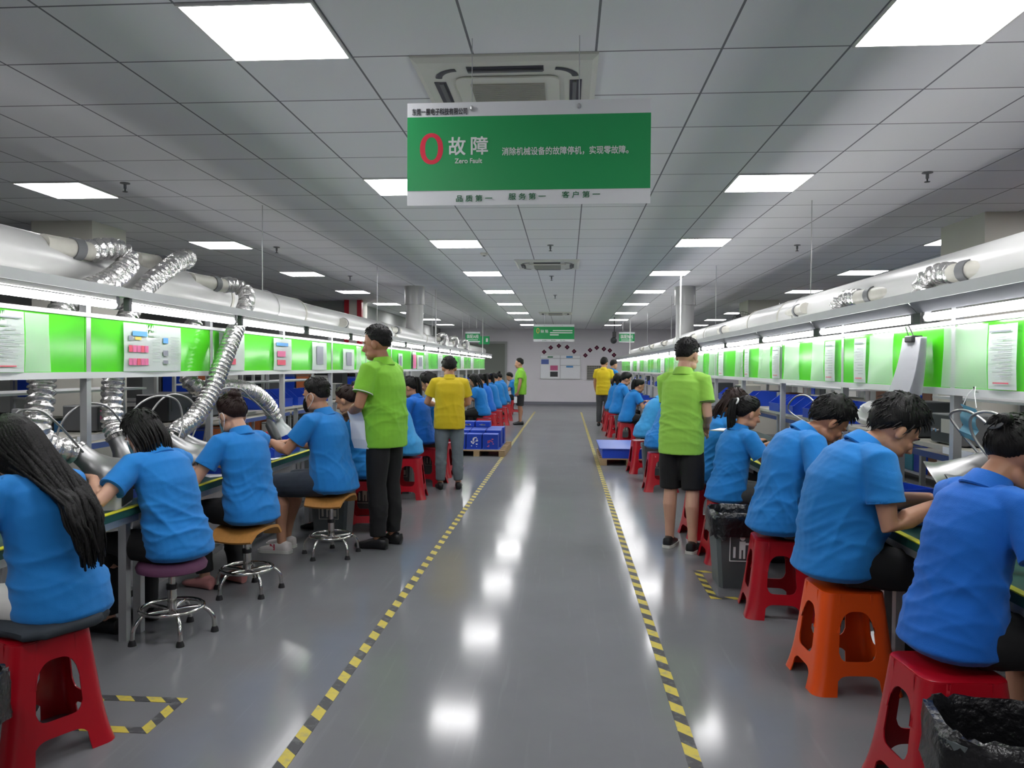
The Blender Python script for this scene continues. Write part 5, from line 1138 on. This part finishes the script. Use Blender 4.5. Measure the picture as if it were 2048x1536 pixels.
# ------------------------------------------------------------------ trash bins
def trash_bin(x, y, label, liner=False, w=0.38, d=0.3, h=0.5, rz=0.0, icon=True):
    root = empty('trash_bin', (x, y, 0), rz, label, 'trash bin', 'grey trash bins'); b = BM()
    def ring(k, z): return [b.verts.new((sx_ * w / 2 * k, sy_ * d / 2 * k, z)) for sx_, sy_ in ((-1, -0.8), (-0.85, -1), (0.85, -1), (1, -0.8), (1, 0.8), (0.85, 1), (-0.85, 1), (-1, 0.8))]
    rows = [ring(0.8, 0.0), ring(0.99, h - 0.05), ring(1.05, h - 0.05), ring(1.05, h), ring(0.99, h), ring(0.97, h - 0.06), ring(0.78, 0.015)]
    for r0, r1 in zip(rows, rows[1:]):
        for i in range(8): b.faces.new((r0[i], r0[(i + 1) % 8], r1[(i + 1) % 8], r1[i]))
    b.faces.new(rows[0]); b.faces.new(rows[-1]); obj('bin_body', b, 'grey_bin', root)
    if icon:
        b = BM(); y0 = -d / 2 * 0.945; zc = h * 0.58
        for a in ((-0.085, 0.085, 0.095, 0.1), (-0.085, 0.085, -0.1, -0.095), (-0.085, -0.08, -0.1, 0.1), (0.08, 0.085, -0.1, 0.1), (-0.02, 0.02, -0.02, 0.04), (-0.02, -0.006, -0.08, -0.02), (0.006, 0.02, -0.08, -0.02), (0.02, 0.05, 0.015, 0.03), (0.04, 0.066, -0.075, -0.02), (-0.06, -0.045, -0.075, 0.0)):
            box(b, a[0], a[1], y0 - 0.002, y0 + 0.012, zc + a[2], zc + a[3])
        lathe(b, [(0, 0.012), (0.018, 0.012), (0.018, -0.002), (0, -0.002)], 12, (0, y0, zc + 0.062), axis_rot((0, 1, 0)))
        sh_ = math.atan2(d / 2 * 0.19, h)
        for v in b.verts: v.co.y -= (v.co.z - zc) * math.tan(sh_)
        obj('printed_symbol', b, 'letter_white' if liner else 'beige', root)
    if liner:
        b = BM(); n = 44; rows = []
        for j, (k, z) in enumerate(((0.85, h - 0.16), (0.93, h - 0.02), (1.0, h + 0.018), (1.1, h + 0.012), (1.15, h - 0.03), (1.12, h - 0.09), (1.16, h - 0.14))):
            row = []
            for i in range(n):
                t = 2 * math.pi * i / n; ct, st_ = math.cos(t), math.sin(t); cx = math.copysign(abs(ct) ** 0.45, ct); cy_ = math.copysign(abs(st_) ** 0.45, st_)
                nz = noise.noise(Vector((ct * 4 + x * 9, st_ * 4, j * 0.8))); row.append(b.verts.new((cx * w / 2 * (k + 0.05 * nz), cy_ * d / 2 * (k + 0.07 * nz), z + 0.02 * noise.noise(Vector((ct * 7, st_ * 7, j + y))) - (0.03 * nz if j > 4 else 0))))
            rows.append(row)
        for r0, r1 in zip(rows, rows[1:]):
            for i in range(n): b.faces.new((r0[i], r0[(i + 1) % n], r1[(i + 1) % n], r1[i]))
        b.faces.new(rows[0]); obj('liner', b, 'bag', root, True)
    return root
trash_bin(1.2, 5.45, 'grey trash bin with black liner and printed symbol, line B', True, 0.36, 0.36, 0.5)
trash_bin(1.34, 2.3, 'trash bin with crumpled black liner at the front of line B', True, 0.46, 0.32, 0.46, R(-12), False)
trash_bin(-2.03, 2.3, 'trash bin with black liner beside the red stool, line A front', True, 0.34, 0.3, 0.46, R(8), False)
trash_bin(-2.02, 6.55, 'grey trash bin behind the swivel stool of the man in shorts', False, 0.34, 0.3, 0.5)
trash_bin(-1.95, 9.05, 'grey trash bin between red stools past the tall lime shirt man', False, 0.3, 0.3, 0.52)
trash_bin(-1.74, 9.95, 'dark grey trash bin with symbol next to the yellow shirt man', False, 0.36, 0.28, 0.56)
trash_bin(-1.92, 7.35, 'dark grey trash bin behind the legs of the tall lime shirt man', False, 0.32, 0.3, 0.5)
trash_bin(1.18, 10.3, 'grey trash bin beside the lime shirt man, between stools of line B', False, 0.34, 0.3, 0.5)
trash_bin(1.18, 15.9, 'grey trash bin far along line B with pale symbol', False, 0.36, 0.3, 0.52)

# ------------------------------------------------------------------ pallets
def pallet(x, y, w, d, label, rz=0):
    root = empty('pallet', (x, y, 0), rz, label, 'pallet', 'wooden pallets')
    for xx in (-w / 2, -0.05, w / 2 - 0.1): obj('bearer', B(xx, xx + 0.1, -d / 2, d / 2, 0.0, 0.09), 'wood', root)
    for i in range(7):
        yy = -d / 2 + i * (d - 0.11) / 6; obj('deck_board', B(-w / 2, w / 2, yy, yy + 0.11, 0.09, 0.108), 'wood', root)
    return root
pallet(-1.5, 13.6, 0.95, 1.6, 'wooden pallet carrying blue cartons beside line A')
tag(obj('base_sheet', B(-1.97, -1.12, 12.86, 14.3, 0.1085, 0.114), 'blue_sheet'), 'pale blue sheet under the blue cartons on the pallet', 'sheet')
def carton(x, y, z, label, w=0.26, d=0.3, h=0.26):
    root = empty('blue_carton', (x, y, z), 0, label, 'carton', 'blue printed cartons on the pallet')
    obj('box', B(-w / 2, w / 2, -d / 2, d / 2, 0, h), 'blue_crate', root, bevel=0.004)
    b = BM(); rr = random.Random(int(x * 999 + y * 77))
    for i in range(16):
        a, c = rr.uniform(-w * 0.22, w * 0.22), rr.uniform(0.04, h - 0.05); s_ = rr.uniform(0.006, 0.016); box(b, a - s_, a + s_, -d / 2 - 0.0015, -d / 2 + 0.002, c - s_ * 0.6, c + s_ * 0.6)
    obj('print', b, 'letter_white' if rr.random() > 0.5 else 'ink_pink', root)
    obj('tape_seam', B(-w / 2 + 0.01, w / 2 - 0.01, -0.02, 0.02, h, h + 0.0015), 'blue_sheet', root)
    return root
for r_, (y, z) in enumerate(((13.05, 0.1145), (13.4, 0.1145), (13.75, 0.1145), (14.1, 0.1145))):
    for c_ in range(3): carton(-1.83 + c_ * 0.275 + 0.02 * (r_ % 2), y, z, 'blue printed carton, %s row of the pallet, %s from the bench' % (ORD[r_], ORD[c_]), h=0.25 if r_ < 1 else 0.29)
for c_ in range(2): carton(-1.8 + c_ * 0.28, 14.08, 0.406, 'upper blue printed carton at the back of the pallet, %s from the bench' % ORD[c_], h=0.1)
pallet(0.98, 12.6, 0.9, 1.5, 'wooden pallet under blue trays beside line B')
for k in range(3):
    root = empty('blue_tray', (0.98, 12.1 + 0.48 * k, 0.108), 0, 'blue plastic tray of small black parts on the line B pallet, %s from front' % ORD[k], 'tray', 'blue trays on the line B pallet')
    f = BM(); w, d, h = 0.42, 0.22, 0.14
    for a in ((-w, w, -d, d, 0, 0.01), (-w, w, -d, -d + 0.01, 0.01, h), (-w, w, d - 0.01, d, 0.01, h), (-w, -w + 0.01, -d + 0.01, d - 0.01, 0.01, h), (w - 0.01, w, -d + 0.01, d - 0.01, 0.01, h)): box(f, *a)
    obj('tray', f, 'blue_bin', root)
    g = BM(); rr = random.Random(k + 4)
    for i in range(70): ellipsoid(g, (rr.uniform(-0.38, 0.38), rr.uniform(-0.18, 0.18), 0.06 + rr.random() * 0.05), (0.03, 0.02, 0.014), 6, 4)
    po = obj('loose_parts', g, 'black', root); po['kind'] = 'stuff'
tag(obj('top_sheet', B(0.52, 1.4, 11.86, 13.3, 0.25, 0.262), 'blue_sheet'), 'pale blue flat sheet laid over the trays on the line B pallet', 'sheet')

# ------------------------------------------------------------------ things on the benches
def parts_bin(x, y, z, rz, label, w=0.2, d=0.28, h=0.12, m='blue_bin', fill=None):
    root = empty('parts_bin', (x, y, z), rz, label, 'parts bin', 'blue parts bins'); f = BM(); t = 0.006
    v = lambda *q: f.verts.new(q)
    box(f, -w / 2, w / 2, -d / 2, d / 2, 0, t); box(f, -w / 2, w / 2, d / 2 - t, d / 2, t, h); box(f, -w / 2, w / 2, -d / 2, -d / 2 + t, t, h * 0.5)
    for s in (-1, 1):
        x0, x1 = (s * w / 2, s * (w / 2 - t)); pr = [(-d / 2 + t, t), (d / 2 - t, t), (d / 2 - t, h), (-d / 2 + d * 0.35, h), (-d / 2 + t, h * 0.5)]
        a = [v(x0, q[0], q[1]) for q in pr]; c = [v(x1, q[0], q[1]) for q in pr]; f.faces.new(a); f.faces.new(c)
        for i in range(5): f.faces.new((a[i], a[(i + 1) % 5], c[(i + 1) % 5], c[i]))
    obj('bin', f, m, root)
    obj('rim', box(box(BM(), -w / 2 - 0.006, w / 2 + 0.006, d / 2, d / 2 + 0.006, h - 0.012, h), -w / 2 - 0.002, w / 2 + 0.002, -d / 2 - 0.004, -d / 2, h * 0.5 - 0.01, h * 0.5), m, root)
    if fill:
        g = BM(); rr = random.Random(int(x * 91 + y * 13))
        for i in range(40): ellipsoid(g, (rr.uniform(-w * 0.4, w * 0.4), rr.uniform(-d * 0.38, d * 0.42), t + 0.012 + rr.random() * h * 0.4), (0.022, 0.012, 0.008), 6, 4, Matrix.Rotation(rr.random() * 3, 3, 'Z'))
        po = obj('loose_parts', g, fill, root); po['kind'] = 'stuff'
    return root
def device(name, x, y, z, w, d, h, label, m='grey_dev', rz=0.0, screen=None, cat='instrument', face=1, knobs=2, grp=None):
    """box instrument; the front panel is on the side facing +x (face 1) or -x (face -1)."""
    root = empty(name, (x, y, z), rz, label, cat, grp); obj('case', B(-w / 2, w / 2, -d / 2, d / 2, 0.008, h), m, root, bevel=0.006)
    xf = face * w / 2; e = lambda a, b_: (min(xf + face * a, xf + face * b_), max(xf + face * a, xf + face * b_))
    q = e(0.0002, 0.004); obj('front_panel', B(q[0], q[1], -d / 2 + 0.008, d / 2 - 0.008, 0.016, h - 0.008), 'dark_dev' if m != 'dark_dev' else 'grey_dev', root)
    q = e(0.0042, 0.006)
    if screen: obj('screen', B(q[0], q[1], -d * 0.38, d * 0.12, h * 0.4, h * 0.85), screen, root)
    for k in range(knobs):
        b = BM(); lathe(b, [(0, 0), (0.012, 0), (0.01, 0.014), (0, 0.014)], 14, (xf + face * 0.004, d * (0.22 + 0.14 * k), h * 0.45), axis_rot((face, 0, 0))); obj('knob', b, 'chrome', root, True)
    for yy in (-d * 0.4, d * 0.4): obj('foot', B(-w * 0.4, w * 0.4, yy - 0.012, yy + 0.012, 0, 0.008), 'rubber', root)
    return root
def bottle(x, y, z, label, m='paper', cap='red', h=0.16, r=0.03):
    root = empty('bottle', (x, y, z), 0, label, 'bottle', 'small bench bottles'); b = BM(); lathe(b, [(0, 0), (r, 0), (r, h * 0.62), (r * 0.4, h * 0.78), (r * 0.4, h * 0.86), (0, h * 0.86)], 18); obj('body', b, m, root, True)
    b = BM(); lathe(b, [(0, h * 0.84), (r * 0.5, h * 0.84), (r * 0.5, h * 0.93), (r * 0.12, h), (0, h)], 14); obj('cap', b, cap, root, True); return root
def open_box(x, y, z, w, d, h, rz, m, label, cat='box', name='carton_box', grp=None):
    root = empty(name, (x, y, z), rz, label, cat, grp); f = BM(); t = 0.006
    for a in ((-w / 2, w / 2, -d / 2, d / 2, 0, t), (-w / 2, w / 2, -d / 2, -d / 2 + t, t, h), (-w / 2, w / 2, d / 2 - t, d / 2, t, h), (-w / 2, -w / 2 + t, -d / 2 + t, d / 2 - t, t, h), (w / 2 - t, w / 2, -d / 2 + t, d / 2 - t, t, h)): box(f, *a)
    obj('box', f, m, root); fl = BM(); box(fl, -w / 2, w / 2, -0.001, 0.003, 0, h * 0.5, rot=Matrix.Rotation(R(125), 3, 'X'), at=Vector((0, d / 2, h))); obj('flap', fl, m, root); return root
TZ_, SZ_ = 0.7305, 1.0855
# line A
o = empty('white_instrument', (-2.46, 4.02, TZ_), R(18), 'white rounded instrument with a dark side beside the bob haired woman', 'instrument')
obj('shell', rounded_slab(0.12, 0.3, 0.11, 0.03, 0.0), 'white', o, True); obj('dark_side', B(0.0585, 0.064, -0.11, 0.13, 0.012, 0.09), 'dark_dev', o)
parts_bin(-2.62, 4.32, TZ_, R(90), 'dark blue parts bin under the hood by the bob haired woman', 0.24, 0.26, 0.1, fill='dark_dev')
parts_bin(-2.55, 5.4, TZ_, R(95), 'dark blue parts bin in front of the bun haired woman', 0.3, 0.26, 0.12, fill='beige')
parts_bin(-2.55, 5.75, TZ_, R(85), 'blue parts bin between bun haired woman and man in shorts', 0.22, 0.26, 0.12)
for i, y in enumerate((6.35, 6.7, 7.35)): parts_bin(-2.56, y, TZ_, R(90), 'blue parts bin at the bench of the man in shorts, %s along' % ORD[i], 0.26, 0.28, 0.14, fill='beige' if i else None)
for i, y in enumerate((7.2, 7.6, 8.1)): parts_bin(-2.98, y, SZ_, R(90), 'bright blue bin on the shelf past the man in shorts, %s along' % ORD[i], 0.34, 0.3, 0.17, 'blue_bin')
device('monitor_box', -2.975, 5.5, SZ_, 0.24, 0.36, 0.2, 'black instrument box on the shelf beside the slanting hose', 'black', screen='dark_dev')
device('monitor_box', -2.975, 6.15, SZ_, 0.24, 0.3, 0.16, 'second black instrument box on the shelf behind the arched hose', 'dark_dev')
device('power_supply', -2.975, 4.6, SZ_, 0.22, 0.2, 0.16, 'grey instrument with a red tag on the shelf by the bob haired woman', 'grey_dev', screen='ink_pink')
device('power_supply', -2.975, 3.3, SZ_, 0.24, 0.42, 0.12, 'low grey instrument on the first shelf of line A', 'grey_dev')
tag(obj('shelf_label', B(-2.828, -2.8255, 5.3, 5.72, 1.045, 1.082), 'paper'), 'white label strip on the shelf edge near the bun haired woman', 'label')
tag(obj('shelf_label', B(-2.828, -2.8255, 4.25, 4.6, 1.045, 1.082), 'paper'), 'white label strip on the shelf edge near the bob haired woman', 'label')
open_box(-2.78, 5.6, TZ_, 0.3, 0.5, 0.16, 0, 'carton', 'brown carton tray under the shelf before the bun haired woman')
bottle(-2.6, 6.5, TZ_ + 0.0, 'white bottle with red cap near the arched hose end', h=0.2)
bottle(-2.5, 5.88, TZ_, 'small yellow capped bottle near the bun haired woman', 'carton', 'yellow', 0.13, 0.022)
o = empty('heat_gun', (-2.48, 6.45, 0.86), R(40), 'dark hand tool with an orange grip resting on its stand, by the man in shorts', 'hand tool')
b = BM(); tube(b, [(0, 0, 0.0), (0, 0.08, 0.05), (0, 0.2, 0.12), (0, 0.24, 0.145)], [0.036, 0.042, 0.042, 0.02], 16, round_ends=True); obj('barrel', b, 'dark_dev', o, True)
b = BM(); tube(b, [(0, 0.02, 0.0), (0, -0.04, -0.06), (0, -0.06, -0.126)], [0.022, 0.024, 0.02], 12, round_ends=True); obj('grip', b, 'orange_box', o, True)
obj('stand', B(-0.05, 0.05, -0.1, 0.04, -0.13, -0.122), 'black', o)
o = empty('tape_roll', (-2.38, 5.5, TZ_ + 0.0055), 0, 'yellow green tape roll at the bench edge by the man in shorts', 'tape roll'); b = BM(); lathe(b, [(0.03, 0), (0.052, 0), (0.052, 0.05), (0.03, 0.05)], 28, close=True); obj('tape', b, 'yellow', o, True); b = BM(); lathe(b, [(0.026, 0.001), (0.03, 0.001), (0.03, 0.049), (0.026, 0.049)], 24, close=True); obj('core', b, 'carton', o, True)
for i, (x, y, l) in enumerate(((-2.5, 4.62, 'by the bob haired woman'), (-2.46, 5.2, 'by the bun haired woman'), (-2.48, 6.2, 'by the man in shorts'))):
    tag(obj('paper_slip', box(BM(), -0.07, 0.07, -0.1, 0.1, 0, 0.002), 'paper', None, loc=(x, y, TZ_ + 0.0003), rz=R(20 + 30 * i)), 'white paper slip lying on the green bench mat ' + l, 'paper')
for k in range(4, 14):
    y = LA['y0'] + k * LA['L']
    parts_bin(-2.98, y + 0.4, SZ_, R(90), 'blue shelf bin, bench %s of line A' % ORD[k], 0.3, 0.28, 0.16)
    device('test_instrument', -2.97, y + 1.0, SZ_, 0.22, 0.3, 0.2, 'dark test instrument on the shelf, bench %s of line A' % ORD[k], 'dark_dev' if k % 2 else 'beige', screen='ink_blue' if k % 3 == 0 else None, grp='shelf instruments of line A')
    parts_bin(-2.6, y + 0.7, TZ_, R(90), 'blue bench bin, bench %s of line A' % ORD[k], 0.28, 0.26, 0.13)
# line B
o = parts_bin(1.78, 4.36, TZ_, R(-75), 'navy parts bin in front of the stout man', 0.28, 0.34, 0.13, fill='dark_dev')
parts_bin(1.76, 4.02, TZ_, R(-80), 'navy parts bin between the stout man and the hoods', 0.22, 0.3, 0.12, fill='black')
b = BM(); rr = random.Random(5)
for i in range(120): ellipsoid(b, (rr.gauss(0, 0.06), rr.gauss(0, 0.08), abs(rr.gauss(0.02, 0.035))), (0.018, 0.01, 0.008), 6, 4, Matrix.Rotation(rr.random() * 3, 3, 'X'))
tag(obj('component_pile', b, 'galv', None, loc=(1.82, 4.62, TZ_ + 0.006)), 'heap of small metal components before the stout man', 'components', kind='stuff')
device('oscilloscope', 2.215, 4.4, SZ_, 0.24, 0.34, 0.17, 'dark grey instrument with two display windows on the line B shelf', 'grey_dev', screen='beige', face=-1)
device('oscilloscope', 2.2, 4.95, SZ_, 0.26, 0.3, 0.22, 'black instrument on the shelf behind the stout man\'s head', 'dark_dev', face=-1)
tag(obj('shelf_label', B(2.0575, 2.06, 3.95, 4.35, 1.045, 1.082), 'paper'), 'white printed label on the shelf edge by the hoods of line B', 'label')
for k, (y, l) in enumerate(((6.2, 'above the man bent low'), (6.65, 'second above the man bent low'), (7.3, 'beside an upright past the man bent low'), (7.75, 'above the ponytail woman'))):
    parts_bin(2.2, y, SZ_, R(-90), 'bright blue bin on the line B shelf ' + l, 0.36, 0.3, 0.16, fill='paper' if k == 0 else None)
b = BM(); ellipsoid(b, (0, 0.02, 0.075), (0.07, 0.1, 0.07), 22, 14); ellipsoid(b, (0.0, -0.05, 0.13), (0.06, 0.09, 0.05), 22, 14)
for v in b.verts: v.co += v.co.normalized() * 0.035 * noise.noise(v.co * 20)
tag(obj('plastic_bag', b, 'strap_white', None, True, loc=(2.19, 5.75, SZ_ + 0.002)), 'white wrapped bundle on the shelf behind the man bent low', 'bundle')
bottle(1.82, 5.7, TZ_, 'red bottle on the bench before the ponytail woman', 'red_paint', 'yellow', 0.18, 0.035)
bottle(1.9, 5.55, TZ_, 'red spool bottle next to the man bent low', 'red', 'paper', 0.15, 0.04)
parts_bin(1.8, 6.0, TZ_, R(-90), 'navy bench bin in front of the ponytail woman', 0.26, 0.28, 0.12, fill='beige')
parts_bin(1.8, 5.2, TZ_, R(-90), 'navy bench bin in front of the man bent low', 0.26, 0.28, 0.12, fill='galv')
o = empty('circuit_board', (1.66, 3.95, TZ_ + 0.007), R(20), 'blue circuit assembly under the stout man\'s hands', 'circuit board'); obj('board', B(-0.07, 0.07, -0.09, 0.09, 0, 0.006), 'ink_blue', o)
g = BM(); rr = random.Random(9)
for i in range(18): box(g, -0.006, 0.006, -0.01, 0.01, 0, 0.012 + 0.01 * rr.random(), at=Vector((rr.uniform(-0.055, 0.055), rr.uniform(-0.075, 0.075), 0.006)))
obj('chip_pattern', g, 'galv', o)
tag(obj('paper_slip', box(BM(), -0.09, 0.09, -0.13, 0.13, 0, 0.002), 'paper', None, loc=(1.72, 3.3, TZ_ + 0.0003), rz=R(-15)), 'white paper on the bench between the stout man and the front woman', 'paper')
# hanging face mask on its hook
o = empty('hanging_mask', (1.845, 3.66, 1.26), R(12), 'pale blue face mask hanging by its loops from the line B rail', 'face mask'); b = BM(); n = 8
g = [[b.verts.new((-0.012 * math.sin(j * 2.2), -0.05 + 0.1 * i / n, -0.085 + 0.15 * j / 6 + 0.02 * i / n)) for j in range(7)] for i in range(n + 1)]
for i in range(n):
    for j in range(6): b.faces.new((g[i][j], g[i + 1][j], g[i + 1][j + 1], g[i][j + 1]))
bmesh.ops.solidify(b, geom=b.faces[:], thickness=0.003); obj('mask_cloth', b, 'glass_cloth', o, True)
for s in (-1, 1):
    b = BM(); tube(b, [(0, s * 0.045, 0.07), (0.01, s * 0.02, 0.13), (0.03, 0, 0.165)], 0.002, 6); obj('ear_loop', b, 'strap_white', o)
b = BM(); tube(b, [(0.06, 0, 0.14), (0.03, 0, 0.14), (0.022, 0, 0.165)], 0.004, 6); obj('hook', b, 'chrome', o)
for k in range(4, 15):
    y = LB['y0'] + k * LB['L']
    parts_bin(2.2, y + 0.45, SZ_, R(-90), 'blue shelf bin, bench %s of line B' % ORD[k], 0.3, 0.28, 0.16)
    device('test_instrument', 2.2, y + 1.05, SZ_, 0.24, 0.3, 0.22, 'test instrument on the shelf, bench %s of line B' % ORD[k], 'dark_dev' if k % 2 else 'beige', screen='ink_blue' if k % 3 == 0 else None, face=-1, grp='shelf instruments of line B')
    parts_bin(1.8, y + 0.7, TZ_, R(-90), 'blue bench bin, bench %s of line B' % ORD[k], 0.28, 0.26, 0.13)

# ------------------------------------------------------------------ stores and benches behind line A
def back_bench(x0, x1, y0, y1, label, top='blue_edge', h=0.8):
    root = empty('back_bench', (x0, y0, 0), 0, label, 'workbench', 'benches behind the assembly lines')
    w, d = x1 - x0, y1 - y0; obj('tabletop', B(0, w, 0, d, h - 0.03, h), 'beige', root); obj('edge_band', B(w, w + 0.006, 0, d, h - 0.05, h + 0.002) if x0 < 0 else B(-0.006, 0, 0, d, h - 0.05, h + 0.002), top, root)
    for xx in (0.04, w - 0.08):
        for yy in (0.04, d - 0.08): obj('leg', B(xx, xx + 0.04, yy, yy + 0.04, 0, h - 0.03), 'alu', root)
    for yy in (0.02, d - 0.06): obj('upright', B(w / 2 - 0.02, w / 2 + 0.02, yy, yy + 0.04, h, 1.6), 'alu', root)
    obj('shelf', B(w * 0.2, w * 0.8, 0, d, 1.25, 1.27), 'alu_white', root)
    return root
def rack(x, y, w, d, h, levels, label, boxes, rz=0.0):
    root = empty('storage_rack', (x, y, 0), rz, label, 'rack', 'storage racks behind the lines')
    for xx in (0, w - 0.04):
        for yy in (0, d - 0.04): obj('post', B(xx, xx + 0.04, yy, yy + 0.04, 0, h), 'alu', root)
    zs = [h * (i + 0.2) / levels for i in range(levels)]
    for z in zs: obj('shelf', B(0.001, w - 0.001, 0.001, d - 0.001, z, z + 0.025), 'alu_white', root)
    rr = random.Random(int(x * 31 + y * 7)); n = 0; cz = math.cos(rz); sz = math.sin(rz)
    for z in zs:
        u = 0.06
        while u < w - 0.3:
            bwid = rr.uniform(0.24, 0.4); bh = rr.uniform(0.5, 0.85) * h / levels; m_, nm = boxes[n % len(boxes)]; n += 1
            if u + bwid > w - 0.05: break
            if bh > h / levels - 0.05: bh = h / levels - 0.05
            o = empty('storage_box', (x + cz * (u + bwid / 2) - sz * d / 2, y + sz * (u + bwid / 2) + cz * d / 2, z + 0.0255), rz, '%s on the %s' % (nm, label), 'box', 'boxes on the ' + label)
            obj('box', B(-bwid / 2, bwid / 2, -d * 0.4, d * 0.4, 0, bh), m_, o, bevel=0.006); obj('lid_band', B(-bwid / 2 - 0.003, bwid / 2 + 0.003, -d * 0.4 - 0.003, d * 0.4 + 0.003, bh - 0.03, bh - 0.012), 'grey_dev', o)
            u += bwid + 0.04
    return root
for k, (y0_, y1_) in enumerate(((3.2, 5.4), (5.5, 7.7), (9.2, 11.4), (11.5, 13.7))):
    back_bench(-5.0, -4.2, y0_, y1_, 'second row bench behind line A, %s from the camera end' % ORD[k])
BX = [('blue_bin', 'blue box'), ('orange_box', 'orange box'), ('paper_warm', 'white box'), ('dark_dev', 'black box'), ('grey_dev', 'grey box')]
rack(-7.3, 9.6, 2.0, 0.5, 1.9, 4, 'tall rack behind the cream column', BX)
rack(-7.4, 12.0, 2.2, 0.5, 1.9, 4, 'second tall rack behind line A', BX[2:] + BX[:2])
rack(-6.6, 15.2, 2.4, 0.5, 1.8, 4, 'third tall rack near the red column', BX[1:] + BX[:1])
rack(-6.0, 17.5, 2.2, 0.5, 1.6, 5, 'low rack of small bins by the partition wall', [('paper_warm', 'white box'), ('blue_bin', 'blue box'), ('dark_dev', 'black box')])
for i, (y, w_, h_, m_) in enumerate(((3.5, 0.3, 0.2, 'grey_dev'), (4.3, 0.3, 0.28, 'beige'), (5.0, 0.25, 0.2, 'dark_dev'), (5.9, 0.35, 0.3, 'dark_dev'), (6.7, 0.3, 0.22, 'beige'), (7.3, 0.3, 0.3, 'grey_dev'), (9.6, 0.4, 0.3, 'dark_dev'), (10.5, 0.4, 0.24, 'beige'), (12.0, 0.4, 0.3, 'grey_dev'), (13.1, 0.4, 0.3, 'dark_dev'))):
    device('bench_machine', -4.75, y, 0.8, 0.3, w_, h_, 'boxy machine on the second row benches behind line A, %s along' % ORD[i], m_, screen='ink_blue' if i % 3 == 1 else None)
# stores and benches behind line B
for k, (y0_, y1_) in enumerate(((2.6, 4.8), (4.9, 7.1), (9.2, 11.4), (11.5, 13.7))):
    back_bench(3.1, 3.9, y0_, y1_, 'second row bench behind line B, %s from the camera end' % ORD[k])
for i, (y, w_, h_, m_) in enumerate(((3.0, 0.4, 0.3, 'beige'), (3.8, 0.4, 0.32, 'dark_dev'), (4.45, 0.3, 0.3, 'grey_dev'), (5.2, 0.3, 0.36, 'cyan'), (5.8, 0.3, 0.36, 'cyan'), (6.6, 0.4, 0.3, 'beige'), (9.6, 0.5, 0.36, 'beige'), (10.5, 0.5, 0.3, 'beige'), (12.0, 0.4, 0.34, 'brown'), (13.0, 0.4, 0.34, 'blue_bin'))):
    device('bench_machine', 3.4, y, 0.8, 0.34, w_, h_, 'boxy machine on the second row benches behind line B, %s along' % ORD[i], m_, face=-1, screen='ink_pink' if i % 4 == 3 else None)
rack(5.0, 6.0, 2.0, 0.5, 1.9, 4, 'tall rack behind line B near the column', BX, R(90))
rack(5.2, 10.0, 2.4, 0.5, 1.8, 4, 'second tall rack behind line B', [('brown', 'brown box'), ('blue_bin', 'blue box'), ('cyan', 'cyan box'), ('paper_warm', 'white box')], R(90))
rack(5.2, 14.0, 2.4, 0.5, 1.8, 4, 'third tall rack behind line B', BX, R(90))
# fan seen above the line B duct
o = empty('wall_fan', (4.0, 17.95, 2.55), 0, 'dark round fan on the column above the line B duct', 'fan'); b = BM()
for r_ in (0.08, 0.14, 0.2, 0.25):
    lathe(b, [(r_ + 0.004 * math.cos(R(a)), 0.004 * math.sin(R(a))) for a in range(0, 360, 60)], 28, (0, -0.1, 0), axis_rot((0, -1, 0)), True)
for a in range(0, 180, 15): tube(b, [(0.25 * math.cos(R(a)), -0.1, 0.25 * math.sin(R(a))), (-0.25 * math.cos(R(a)), -0.1, -0.25 * math.sin(R(a)))], 0.003, 5)
obj('guard_grille', b, 'dark_dev', o)
for k in range(3):
    b = BM(); a = R(120 * k); box(b, 0.03, 0.22, -0.004, 0.004, -0.06, 0.06, rot=Matrix.Rotation(a, 3, 'Y') @ Matrix.Rotation(R(20), 3, 'X'), at=Vector((0, -0.05, 0))); obj('blade', b, 'grey_dev', o)
b = BM(); tube(b, [(0, -0.06, 0), (0, 0.0, 0), (0.1, 0.03, 0), (0.152, 0.06, 0)], 0.035, 12); obj('motor', b, 'dark_dev', o, True)
o = empty('fire_extinguisher', (-5.05, 17.86, 0), 0, 'dark fire extinguisher at the foot of the red edged column', 'fire extinguisher'); b = BM(); lathe(b, [(0, 0), (0.07, 0), (0.07, 0.42), (0.03, 0.48), (0.03, 0.52), (0, 0.52)], 18); obj('cylinder', b, 'red_paint', o, True); b = BM(); tube(b, [(0, 0, 0.5), (0.06, 0, 0.54), (0.09, 0, 0.4)], 0.01, 6); obj('nozzle', b, 'black', o)
